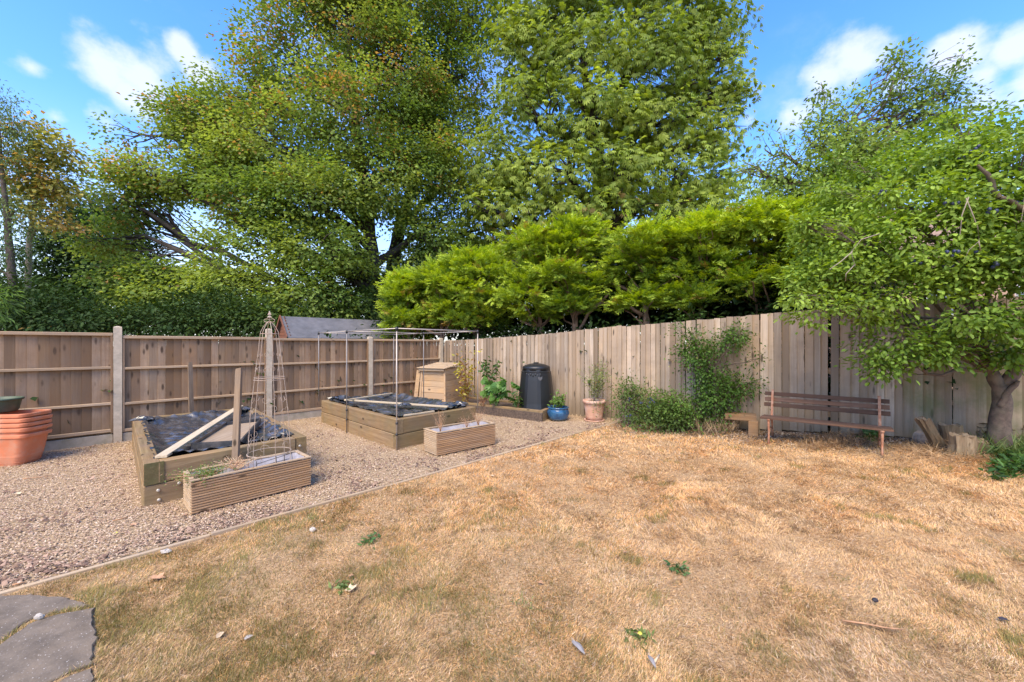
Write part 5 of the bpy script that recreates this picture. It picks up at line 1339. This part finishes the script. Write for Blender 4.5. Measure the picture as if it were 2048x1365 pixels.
# moulded drip pattern under the collar and the emblem
for k in range(7):
    a = -math.pi / 2 - .75 + k * .16; r_ = .328
    p = cc_ + Vector((math.cos(a) * r_, math.sin(a) * r_, .745 - (.02 if k % 2 else 0)))
    MB().lathe(p, [(.002, -.04 - .01 * (k % 2)), (.016, -.01), (.020, .03), (.002, .034)], 8).build('moulded_drip', M_black, cbn, True)
a = -math.pi / 2 + .18; p = cc_ + Vector((math.cos(a) * .342, math.sin(a) * .342, .66)); tx = Vector((-math.sin(a), math.cos(a), 0))
MB().add([p + tx * x_ + Vector((0, 0, z)) + Vector((math.cos(a), math.sin(a), 0)) * e for e in (0, .012) for (x_, z) in ((-.05, .05), (0, .03), (.05, .05), (.045, .0), (0, -.045), (-.045, .0))],
         [(6, 7, 8, 9, 10, 11), (0, 1, 7, 6), (1, 2, 8, 7), (2, 3, 9, 8), (3, 4, 10, 9), (4, 5, 11, 10), (5, 0, 6, 11)]).build('moulded_emblem', plain('worn_black', (.09, .09, .095), .35), cbn)

wb = thing('wooden_compost_bin', 'slatted wooden compost bin with sloping lid in the corner of the fences', 'compost bin', (-1.57, 9.2, 0))
o0 = Vector((-1.57, 9.2, 0)); lx = Vector((-.93, .37, 0)).normalized(); ly = Vector((.37, .93, 0)).normalized(); W_, D_, H_ = .72, .92, 1.02
def wpart(name, a, b_, wd, h, mat=M_bin, up=Vector((0, 0, 1))):
    mid = (a + b_) / 2; L = (b_ - a).length; d_ = (b_ - a).normalized(); sx_ = d_.cross(up).normalized(); uz = sx_.cross(d_)
    M3 = Matrix((d_, -sx_, uz)).transposed()
    mb = MB(); mb.box((0, 0, 0), (L, wd, h), ch=.003)
    me = bpy.data.meshes.new(name); me.from_pydata([tuple(v) for v in mb.v], [], mb.f); me.update()
    return link(name, me, mat, wb, mid - o0, M3.to_euler())
nb = 7; bh = (H_ - .02) / nb
for i in range(nb):
    z = .02 + (i + .5) * bh; tap = .012 * i
    for a, b_, nn in ((Vector(), lx * W_, -ly), (Vector(), ly * D_, -lx), (lx * W_, lx * W_ + ly * D_, lx), (ly * D_, ly * D_ + lx * W_, ly)):
        d_ = (b_ - a).normalized()
        ins = -nn * tap * (.6)
        wpart('board', o0 + a + d_ * .02 + Vector((0, 0, z)) + ins, o0 + b_ - d_ * .02 + Vector((0, 0, z)) + ins, .016, bh - .007)
for c_ in (Vector(), lx * W_, ly * D_, lx * W_ + ly * D_):
    wpart('corner_post', o0 + c_ + Vector((0, 0, .01)) - ly * .014, o0 + c_ + Vector((0, 0, H_ + .0)) - ly * .014 + (lx * W_ / 2 + ly * D_ / 2 - c_).normalized() * .07, .045, .045, M_bin, up=ly)
wpart('front_rail', o0 - ly * .03 + Vector((0, 0, H_ - .02)) + lx * .02, o0 - ly * .03 + lx * W_ + Vector((0, 0, H_ - .02)), .03, .055, M_deckl)
for i in range(8):
    yy = -.03 + i * .118; a = o0 + ly * yy + lx * -.03 + Vector((0, 0, H_ + .025 + .012 * i)); wpart('lid_slat', a, a + lx * (W_ + .06), .108, .018, M_deckl)
lean = thing('leaning_board', 'narrow board leaning on the left side of the wooden compost bin', 'board', o0 + lx * (W_ + .05))
MB().beam(o0 + lx * (W_ + .16) + Vector((0, 0, .0)), o0 + lx * (W_ + .03) + Vector((0, 0, .98)), .09, .02, up=Vector((0, 1, 0))).build('board_face', M_bin, lean)

# ------------------------------------------------------------------ stacked orange troughs and green pot
def rrect(cx, cy2, hx, hy, r_, z, n=6):
    P = []
    for (sx_, sy_, a0) in ((1, -1, -90), (1, 1, 0), (-1, 1, 90), (-1, -1, 180)):
        for i in range(n + 1):
            a = R(a0 + 90 * i / n); P.append((cx + sx_ * (hx - r_) + r_ * math.cos(a), cy2 + sy_ * (hy - r_) + r_ * math.sin(a), z))
    return P
labs = ['bottom orange plastic trough of the stack by the fence, its whole side showing', 'second orange plastic trough from the bottom of the stack', 'middle orange plastic trough of the stack', 'second orange plastic trough from the top of the stack', 'top orange plastic trough of the stack, under the green pot']
tcn_ = Vector((-6.83, 5.22, 0))
for k in range(5):
    dz = k * .063 + (.0 if k == 0 else .02); z0 = dz
    c_ = tcn_ + Vector((random.uniform(-.01, .01), random.uniform(-.008, .008), 0)); hx, hy = .425, .20
    if k > 0: z0 = dz
    t = thing('plastic_trough', labs[k], 'planter', c_ + Vector((0, 0, z0)), R(8), 'stack of orange plastic troughs')
    prof_ = [(.74, .0, .06), (.80, .03, .07), (.90, .20, .08), (.955, .365, .08), (.96, .372, .08), (1.03, .378, .08), (1.04, .415, .08), (1.02, .425, .08), (.95, .42, .08), (.93, .36, .08), (.86, .12, .07)]
    if k > 0: prof_ = prof_[3:]
    mb = MB(); rings = []
    for (f_, z, rr1) in prof_: rings.append(rrect(0, 0, hx * f_, hy * f_ + (f_ - 1) * 0, rr1, z))
    m_ = len(rings[0]); vs_ = [p for rg in rings for p in rg]
    fs = [(i * m_ + j, i * m_ + (j + 1) % m_, (i + 1) * m_ + (j + 1) % m_, (i + 1) * m_ + j) for i in range(len(rings) - 1) for j in range(m_)]
    fs.append(tuple(range(m_ - 1, -1, -1))) if k == 0 else None
    fs.append(tuple(range((len(rings) - 1) * m_, len(rings) * m_)))
    me = bpy.data.meshes.new('trough_body'); me.from_pydata(vs_, [], fs); me.polygons.foreach_set('use_smooth', [True] * len(me.polygons)); me.update()
    o = link('trough_body', me, M_terra, t)
    try: me.set_sharp_from_angle(angle=R(35))
    except Exception: pass
    if k == 0:
        mb = MB(); rings = [rrect(0, 0, hx * .815 + .004, hy * .815 + .004, .07, z) for z in (.050, .058)]
        vs_ = rings[0] + rings[1]; fs = [(j, (j + 1) % m_, m_ + (j + 1) % m_, m_ + j) for j in range(m_)]
        me = bpy.data.meshes.new('base_band'); me.from_pydata(vs_, [], fs); me.update(); link('base_band', me, M_terra, t)
zg = 4 * .063 + .02 + .425
gc = Vector((-6.93, 5.22, zg))
t = pot('green_pot', 'shallow dark green plastic pot standing on the stacked orange troughs', 'plant pot', gc,
        [(.19, 0), (.21, .02), (.235, .15), (.236, .155), (.255, .158), (.258, .18), (.25, .185), (.236, .18), (.225, .14), (.0, .13), (0, 0)], M_green)

# ------------------------------------------------------------------ bench
def bench():
    fl_ = Vector((3.84, 5.91, gz(3.84, 5.91))); fr_ = Vector((4.86, 5.06, gz(4.86, 5.06)))
    fl_.z = .10; fr_.z = .10
    ax = (fr_ - fl_); L = ax.length; ax.normalize(); bk = Vector((-ax.y, ax.x, 0))
    if bk.y < 0: bk = -bk
    t = thing('garden_bench', 'old garden bench with dark slats and rusty iron ends in front of the grey fence', 'bench', fl_, math.atan2(ax.y, ax.x))
    up = Vector((0, 0, 1))
    for e in (fl_ + ax * .04, fr_ - ax * .04):
        # one iron end: front leg, seat support, back leg rising to back post
        mb = MB()
        fl0 = e; seatf = e + bk * .03 + up * .40
        mb.tube([e, e + bk * .035 + up * .12, e + bk * .01 + up * .25, e + bk * .0 + up * .34, e + bk * .04 + up * .37], [.018, .013, .014, .017, .016], 8)
        mb.build('front_leg', M_rust, t, True)
        mb = MB()
        mb.tube([e + bk * .50, e + bk * .46 + up * .15, e + bk * .40 + up * .30, e + bk * .39 + up * .37], [.018, .014, .014, .016], 8); mb.build('back_leg', M_rust, t, True)
        mb = MB(); mb.beam(e + bk * .0 + up * .36, e + bk * .42 + up * .345, .022, .035); mb.build('seat_support', M_rust, t)
        mb = MB(); mb.beam(e + bk * .375 + up * .34, e + bk * .50 + up * .78, .030, .036, up=bk); mb.build('back_post', M_rust, t)
        mb = MB(); mb.tube([e + bk * .02 + up * .37 - ax * .0, e + bk * .00 + up * .37 - bk * .02], .022, 8); mb.build('scroll_end', M_rust, t, True)
        mb = MB(); mb.tube([e + bk * .06 + up * .17, e + bk * .25 + up * .22, e + bk * .44 + up * .17], .010, 6); mb.build('brace', M_rust, t, True)
    ext = .07
    rz = math.atan2(ax.y, ax.x)
    def slat(c_, wd, th, rx, nm='seat_slat'):
        mb = MB(); mb.box((0, 0, 0), (L + ext * 2 + random.uniform(-.01, .01), wd, th), ch=.003)
        me = bpy.data.meshes.new(nm); me.from_pydata([tuple(v) for v in mb.v], [], mb.f); me.update()
        loc = wmat(t).inverted() @ c_
        link(nm, me, M_bench, t, loc, (rx, random.uniform(-.004, .004), 0))
    mid = (fl_ + fr_) / 2
    for i in range(5):
        slat(mid + bk * (.01 + i * .085) + up * (.390 - .004 * i), .062, .024, 0)
    for i, (z_, h_) in enumerate(((.545, .062), (.628, .062), (.712, .058))):
        f_ = (z_ - .34) / .44
        slat(mid + bk * (.375 + .125 * f_ + .032) + up * z_, .022, h_, R(-16), 'back_slat')
    return t
bench()

# sleeper offcuts beside the bench
def offcut(label, c_, size, rz, mat=M_slp, rx=0):
    mb = MB(); mb.box((0, 0, 0), size, ch=.006); me = bpy.data.meshes.new('offcut'); me.from_pydata([tuple(v) for v in mb.v], [], mb.f); me.update()
    o = link('sleeper_offcut', me, mat, None, c_, (rx, 0, rz)); tag(o, label, 'timber block', 'sleeper offcuts by the bench')
rzf = rot_of(DR)
def fp(s_, d_, z): p = CORNER + DR * s_ + NR * d_; return Vector((p[0], p[1], z))
u0 = gp(1497, 868, .09)
offcut('square dark upright timber block under the slab by the bench', gp(1512, 876, .09) + Vector((.02, .1, .125)), (.14, .14, .25), rzf, M_slpo)
offcut('timber block hidden in dry grass at the left end of the slab', gp(1464, 866, .08) + Vector((0, .15, .12)), (.14, .14, .24), rzf, M_slpo)
offcut('thick brown timber slab laid over blocks left of the bench', gp(1496, 872, .09) + Vector((.0, .22, .28)), (.46, .26, .10), rzf + .1, M_slpo)

# ------------------------------------------------------------------ logs, stone
def log(label, c_, r_, h, lean_, az, seed, hollow=False):
    rr_ = random.Random(seed); n = 18; c_ = Vector(c_)
    t = thing('log', label, 'log', c_)
    wob = [1 + rr_.uniform(-.16, .16) for _ in range(n)]
    dx = Vector((math.cos(az), math.sin(az), 0)) * lean_
    P = []
    for z, s_ in ((-.04, 1.25), (.0, 1.2), (.25 * h, 1.0), (.6 * h, .93), (h, .95)):
        for k in range(n):
            a = 2 * math.pi * k / n; f_ = r_ * s_ * wob[k] * (1 + rr_.uniform(-.04, .04))
            f_ *= 1 + rr_.uniform(-.09, .09)
            P.append(c_ + Vector((math.cos(a) * f_, math.sin(a) * f_, z + (rr_.uniform(-.03, .03) if z == h else 0))) + dx * (z / h))
    fs = [(i * n + k, i * n + (k + 1) % n, (i + 1) * n + (k + 1) % n, (i + 1) * n + k) for i in range(4) for k in range(n)]
    MB().add(P, fs).build('bark', M_log, t, False)
    top = P[-n:]; cen_ = sum(top, Vector()) / n
    mb = MB(); vs_ = [p.lerp(cen_, .02) - Vector((0, 0, .006)) for p in top] + [p.lerp(cen_, .5) - Vector((0, 0, rr_.uniform(0, .02))) for p in top] + [cen_ - Vector((0, 0, .012))]
    mb.add(vs_, [(k, (k + 1) % n, n + (k + 1) % n, n + k) for k in range(n)] + [(n + k, n + (k + 1) % n, 2 * n) for k in range(n)]).build('cut_face', M_log, t, False)
lg = lambda u, v, z=.2: gp(u, v, z)
log('tall leaning split log at the left of the log pile', lg(1886, 905, .16), .075, .44, .24, 3.0, 1)
log('upright broken log with torn bark behind the front stump', lg(1908, 897, .18), .11, .33, .05, 2.6, 2)
log('pale thick stump at the front of the log pile', lg(1926, 921, .15), .125, .31, .02, 1, 3)
log('low stump at the right of the log pile under the big leaf', lg(1956, 919, .15), .10, .24, .03, .5, 5)
log('small sawn chunk at the front foot of the log pile', lg(1903, 923, .14), .06, .10, .02, 2, 4)
def rock(label, c_, s_, seed, mat, cat='stone'):
    rr_ = random.Random(seed); mb = MB(); n = 9; m_ = 5; P = []
    for i in range(m_):
        ph = -math.pi / 2 + math.pi * (i + .5) / m_
        for k in range(n):
            a = 2 * math.pi * k / n; f_ = 1 + rr_.uniform(-.18, .18)
            P.append(Vector(c_) + Vector((math.cos(ph) * math.cos(a) * s_[0] * f_, math.cos(ph) * math.sin(a) * s_[1] * f_, (math.sin(ph) + .6) * s_[2] * f_)))
    fs = [(i * n + k, i * n + (k + 1) % n, (i + 1) * n + (k + 1) % n, (i + 1) * n + k) for i in range(m_ - 1) for k in range(n)] + [tuple(range(n - 1, -1, -1)), tuple(range((m_ - 1) * n, m_ * n))]
    o = mb.add(P, fs).build('stone', mat); tag(o, label, cat); return o
rock('grey brown rough stone at the foot of the leaning logs', lg(1848, 888), (.13, .10, .11), 3, plain('rough_stone', (.27, .21, .16), .95, var=.3, scale=20, bump=.8))
rock('small dark pebble lying on the lawn at the right', gp(1750, 1203, .02), (.018, .014, .012), 4, M_dark)
rock('white pebble on the crack of the concrete path', gp(78, 1237, .02), (.026, .018, .015), 5, M_apple)
rock('pale flat stone beside the timber edging on the lawn', gp(332, 1105, .012), (.04, .03, .014), 6, M_apple)
rock('white broken shell like stone near the lawn edge', gp(625, 1063, .015), (.028, .02, .022), 7, M_apple)

# ------------------------------------------------------------------ weeds, ivy, leaves, feathers, sticks
def weeds(name, label, boxuv, n, L, W, c1, c2, seed, z=.15, cat='plant', tall=.1, per=14, hh=.1):
    r = np.random.default_rng(seed); Ps = []; 
    c0 = gp((boxuv[0] + boxuv[2]) / 2, (boxuv[1] + boxuv[3]) / 2, z)
    t = thing(name, label, cat, c0)
    u = r.uniform(boxuv[0], boxuv[2], n); v = r.uniform(boxuv[1], boxuv[3], n)
    Y = F * (CAMH - z) / (v - HZ); X = (u - 1024) / F * Y; Z = G(X, Y)
    P = np.repeat(np.stack([X, Y, Z], -1), per, 0); m = len(P)
    P = P + r.normal(size=(m, 3)) * np.array([.03, .03, 0]) + np.stack([np.zeros(m), np.zeros(m), r.uniform(0, hh, m)], -1)
    D = unit(r.normal(size=(m, 3)) * np.array([1, 1, .3]) + np.array([0, 0, tall * 5])); Nn = unit(r.normal(size=(m, 3)) * .6 + np.array([0, -.2, 1]))
    k = r.random((m, 1)); col = (np.array(c1) * (1 - k) + np.array(c2) * k) * r.uniform(.7, 1.2, (m, 1))
    V, c, Fc = leaf_quads(P, D, Nn, L * r.uniform(.5, 1.3, m), W * r.uniform(.6, 1.2, m), col)
    link('leaves', np_mesh('leaves', V - np.array(c0), Fc, c), L_gen, t)
    return t
weeds('ivy_patch', 'dark green ivy and long grass clump in the right hand corner of the lawn', (1985, 925, 2090, 965), 60, .08, .04, (.03, .08, .02), (.10, .19, .04), 1, z=.12, hh=.12)
weeds('long_grass_clump', 'long arching green blades beside the logs at the right edge', (1960, 895, 2080, 930), 45, .22, .012, (.08, .13, .03), (.22, .27, .08), 2, z=.18, tall=.25)
weeds('nettle_patch', 'brown and green undergrowth under the plum tree trunk', (1960, 868, 2120, 900), 60, .08, .035, (.10, .08, .03), (.12, .16, .05), 3, z=.2, hh=.22)
weeds('fence_weeds', 'small green weeds growing at the fence foot behind the bench', (1725, 872, 1752, 886), 12, .08, .035, (.05, .11, .02), (.12, .22, .05), 4, z=.16, hh=.12)
weeds('straw_clump', 'tall dry straw clump around the timber blocks left of the bench', (1400, 850, 1475, 872), 60, .26, .006, (.42, .29, .16), (.62, .46, .28), 5, z=.06, tall=.35)
weeds('fallen_straw', 'mat of dry straw at the foot of the logs', (1790, 900, 1960, 930), 120, .15, .006, (.45, .28, .14), (.62, .42, .22), 6, z=.16, tall=.04, hh=.04)
weeds('shrub_foot_grass', 'dry and green grass tangled under the climbing shrub', (1270, 845, 1420, 862), 90, .14, .007, (.30, .24, .10), (.50, .38, .2), 7, z=.04, tall=.2)
weeds('corner_undergrowth', 'dark tangled undergrowth with a thin cane at the foot of the plum tree', (1965, 872, 2100, 905), 70, .09, .03, (.06, .05, .03), (.16, .13, .06), 9, z=.2, hh=.3)
weeds('bench_straw', 'dry brown grass tufts under the front of the bench', (1600, 885, 1760, 905), 90, .10, .006, (.30, .18, .08), (.50, .33, .17), 8, z=.11, tall=.15)
# one big round leaf on the logs
def flat_leaf(name, label, c_, size, mat, rz, lobes=0, curl=.3, cat='leaf', group=None, asp=.7):
    c_ = Vector(c_); n = 16; P = [c_ + Vector((0, 0, .006))]
    for k in range(n):
        a = 2 * math.pi * k / n; f_ = 1 + (.28 * math.cos(a * lobes) if lobes else 0)
        x_, y_ = math.cos(a) * size * f_, math.sin(a) * size * f_ * asp
        P.append(c_ + Vector((x_ * math.cos(rz) - y_ * math.sin(rz), x_ * math.sin(rz) + y_ * math.cos(rz), .006 + curl * (y_ * y_) / size + random.uniform(0, .12) * size)))
    o = MB().add(P, [(0, k + 1, (k + 1) % n + 1) for k in range(n)]).build(name, mat); tag(o, label, cat, group); return o
bl = gp(1953, 865, .36); flat_leaf('burdock_leaf', 'single large round green leaf above the right stump', bl, .085, plain('bright_leaf', (.10, .20, .035), .5), .4, 0, .3)
LV = [((314, 1163), M_dead, .055, 5, 'curled brown maple leaf on the lawn at the left'), ((703, 1186), M_deadp, .045, 5, 'curled tan dead leaf beside a small green weed on the lawn'), ((440, 1272), M_deadp, .03, 0, 'pale yellow leaf on the near left of the lawn'),
      ((497, 1278), M_apple, .025, 0, 'thin whitish leaf right of the pale yellow leaf'), ((645, 1050), M_deadp, .02, 0, 'tiny cream leaf on the lawn near the edging'), ((232, 1072), M_yel, .02, 5, 'bright yellow leaf on the gravel near the edging'),
      ((266, 1055), M_dead, .035, 0, 'brown leaf on the gravel in front of the nearest raised bed'), ((702, 1160), M_dead, .022, 5, 'small reddish leaf behind the curled tan leaf'), ((1080, 1173), M_dead, .025, 4, 'reddish leaf near the middle of the lawn'),
      ((1285, 1090), M_dead, .02, 4, 'dark red leaf fragment right of centre on the lawn'), ((745, 1320), M_dead, .02, 4, 'orange brown leaf at the near edge of the lawn'), ((2008, 1245), M_dark, .03, 0, 'dark dead leaf at the right edge of the lawn'),
      ((984, 954), M_deadp, .03, 0, 'pale leaf on the lawn below the far trough'), ((1250, 1110), M_dead, .02, 5, 'small brown leaf beside the dark red fragment'), ((35, 992), M_deadp, .05, 0, 'flat pale chip of wood on the gravel at the far left'),
      ((720, 966), M_dead, .04, 0, 'dark brown bark flake on the gravel near the edging')]
for (uv, mt, sz, lb, lab) in LV:
    flat_leaf('fallen_leaf', lab, gp(*uv) + Vector((0, 0, gz(*gp(*uv).xy) + .016)), sz * .8, mt, random.uniform(0, 3), lb, .5, 'leaf', 'fallen leaves lying on the garden floor')
def feather(label, a, b_, wd):
    a = Vector(a); b_ = Vector(b_); d_ = (b_ - a); s_ = Vector((-d_.y, d_.x, 0)).normalized(); t = thing('feather', label, 'feather', a)
    P = []; n = 8
    for i in range(n + 1):
        f_ = i / n; w_ = wd * math.sin(math.pi * min(1, f_ * .9 + .12)) ** .7
        p = a.lerp(b_, f_) + Vector((0, 0, .012 * math.sin(f_ * 3.1))); P += [p - s_ * w_, p + Vector((0, 0, .004)), p + s_ * w_ * .8]
    fs = [(i * 3 + j, i * 3 + j + 1, i * 3 + j + 4, i * 3 + j + 3) for i in range(n) for j in (0, 1)]
    MB().add(P, fs).build('vane', M_feath, t); MB().tube([a - d_ * .08 + Vector((0, 0, .01)), b_ + Vector((0, 0, .008))], [.0018, .0006], 4).build('quill', M_apple, t)
feather('grey feather lying on the lawn near the bottom centre', gp(1145, 1282, .03), gp(1170, 1310, .03), .017)
feather('pale feather lying near a short stick at the bottom of the lawn', gp(1297, 1312, .03), gp(1312, 1338, .03), .012)
def stick(label, pts, r_, mat=M_dead, z=.03):
    P = [gp(u, v, z) + Vector((0, 0, gz(*gp(u, v).xy))) for u, v in pts]
    o = MB().tube(P, [r_ * (1 - .4 * i / (len(P) - 1)) for i in range(len(P))], 5).build('stick', mat, None, True); tag(o, label, 'stick', 'sticks lying on the ground')
stick('long thin brown stick lying on the right of the lawn', [(1684, 1241), (1730, 1247), (1770, 1254), (1806, 1257)], .006)
stick('thin reddish stick on the lawn before the bench', [(1645, 992), (1690, 990), (1725, 988)], .005)
stick('short pale stick beside the small feather at the bottom', [(1308, 1322), (1319, 1305)], .006, M_deadp)
stick('dark twig on the gravel left of the nearest raised bed', [(45, 958), (75, 955), (104, 952)], .006)
stick('short brown twig on the gravel below the nearest raised bed', [(226, 1042), (256, 1034)], .006)
stick('dark twig at the near edge of the gravel', [(25, 1170), (52, 1164)], .006)
stick('thin pale straw on the far right of the lawn', [(1978, 1073), (2016, 1093)], .003, M_deadp)
for i, (u, v, lab) in enumerate([(737, 1087, 'dark green rosette weed in the dry lawn left of centre'), (1355, 1137, 'bright green rosette weed in the dry lawn right of centre'), (686, 1175, 'small green weed next to the curled tan leaf'),
                  (1280, 1268, 'little weed with a yellow flower at the near edge'), (1050, 1215, 'tuft of green grass near the middle foreground'), (620, 1040, 'grey green tuft near the lawn edging')]):
    tw = weeds('lawn_weed', lab, (u - 8, v - 4, u + 8, v + 4), 6, .05 if i < 4 else .06, .022 if i < 4 else .004, (.04, .10, .03) if i < 2 else (.10, .16, .04), (.10, .20, .05) if i < 2 else (.22, .27, .08), 40 + i, z=.01, hh=.03, per=7, tall=.03 if i < 4 else .2)
    tw['group'] = 'weeds scattered in the lawn'
    if i == 3:
        p = gp(u, v, .06); MB().lathe(p, [(.002, 0), (.012, .003), (.008, .008), (.001, .009)], 8).build('flower', M_yel, tw)
# leaf litter and soil crumbs along the grey fence
def litter_sampler(r, n):
    s_ = r.uniform(5.25, 11.5, n * 4); d_ = np.abs(r.normal(0, .5, n * 4)) + .03
    x = CORNER[0] + DR[0] * s_ + NR[0] * d_; y = CORNER[1] + DR[1] * s_ + NR[1] * d_
    x, y = x[:n], y[:n]; return np.stack([x, y, G(x, y) + .008], -1)
o = link('leaf_litter', stones(14000, litter_sampler, .008, .024, 8, [(.16, .10, .06), (.25, .16, .10), (.10, .07, .05), (.34, .24, .15), (.42, .34, .25), (.07, .055, .045)], 'litter', flat=.25), M_chip)
tag(o, 'brown leaf litter and crumbled soil along the foot of the grey fence', 'leaf litter', kind='stuff')
def bark_sampler(r, n):
    y = 1.9 + r.random(n * 20) * 7.5; x = r.uniform(-1.4, .4, n * 20) * y
    e = ed_side(x, y); ok = in_gravel(x, y) & (r.random(len(x)) < (.10 + .9 * np.exp(e / .35)) * sstep(.42, .6, fbm(x * 2.5, y * 2.5, seed=91)))
    x, y = x[ok][:n], y[ok][:n]; return np.stack([x, y, np.full(len(x), .024)], -1)
o = link('bark_litter', stones(5200, bark_sampler, .010, .026, 9, [(.17, .10, .07), (.24, .15, .10), (.12, .08, .06), (.34, .22, .15)], 'bark', flat=.3), M_chip)
tag(o, 'dark bark crumbs and dead leaves gathered on the gravel near the edging', 'bark litter', kind='stuff')

# ------------------------------------------------------------------ shed and house beyond
sh = thing('garden_shed', 'dark felt roofed brown shed behind the panel fence', 'shed', (-6.9, 12.6, 0))
r0 = at(566, 633, 12.9); r1 = at(800, 642, 15.6); ax = (r1 - r0); ax.z = 0; ax.normalize(); pr = Vector((ax.y, -ax.x, 0))
r1.z = r0.z
hw = 1.05; ez = r0.z - .72
P_ = [r0, r1, r1 + pr * hw, r0 + pr * hw]; 
for sg, nm in ((1, 'roof_slope'), (-1, 'roof_slope')):
    a, b_ = r0 - ax * .08, r1 + ax * .08
    c_, d_ = b_ + pr * hw * sg, a + pr * hw * sg; c_.z = d_.z = ez
    th_ = Vector((0, 0, .03))
    MB().hexa([a - th_, b_ - th_, c_ - th_, d_ - th_, a, b_, c_, d_]).build(nm, M_felt, sh)
MB().hexa([Vector((p.x, p.y, 0)) for p in (r0 + pr * hw * .9, r1 + pr * hw * .9, r1 - pr * hw * .9, r0 - pr * hw * .9)] + [Vector((p.x, p.y, ez - .0)) for p in (r0 + pr * hw * .9, r1 + pr * hw * .9, r1 - pr * hw * .9, r0 - pr * hw * .9)]).build('wall', M_shedw, sh)
for k in range(7):
    f_ = k / 7; z = ez + (r0.z - ez) * f_; ww = hw * (1 - f_) * .93
    a = Vector((r0.x, r0.y, z + .045)) + pr * ww; b_ = Vector((r0.x, r0.y, z + .045)) - pr * ww
    MB().beam(a + ax * .02, b_ + ax * .02, .02, .095).build('gable_board', M_shedw, sh)
for sg in (1, -1):
    MB().beam(r0 - ax * .09 + Vector((0, 0, .0)), Vector((r0.x, r0.y, ez)) + pr * hw * sg - ax * .09, .02, .09).build('barge_board', M_shedw, sh)

hs2 = thing('brick_house', 'orange brick house glimpsed through the plum leaves at the right', 'house', (17.5, 14.0, 0))
def hb(name, x0, x1, y0, y1, z0, z1, mat, par=None): return MB().hexa([(x0, y0, z0), (x1, y0, z0), (x1, y1, z0), (x0, y1, z0), (x0, y0, z1), (x1, y0, z1), (x1, y1, z1), (x0, y1, z1)]).build(name, mat, par or hs2)
hb('wall', 13.2, 24, 13.5, 20, 0, 4.6, M_brickw)
MB().add([(12.9, 13.1, 4.5), (24.3, 13.1, 4.5), (24.3, 20.3, 4.5), (12.9, 20.3, 4.5), (12.9, 16.7, 7.4), (24.3, 16.7, 7.4)], [(0, 1, 5, 4), (2, 3, 4, 5), (0, 4, 3), (1, 2, 5), (3, 2, 1, 0)]).build('roof', M_rooft, hs2)
for x0 in (14.2, 17.4, 20.8):
    fr = hb('window', x0, x0 + 1.3, 13.42, 13.498, 2.6, 3.8, M_frame); hb('pane', x0 + .08, x0 + 1.22, 13.40, 13.418, 2.68, 3.72, M_glass, fr)
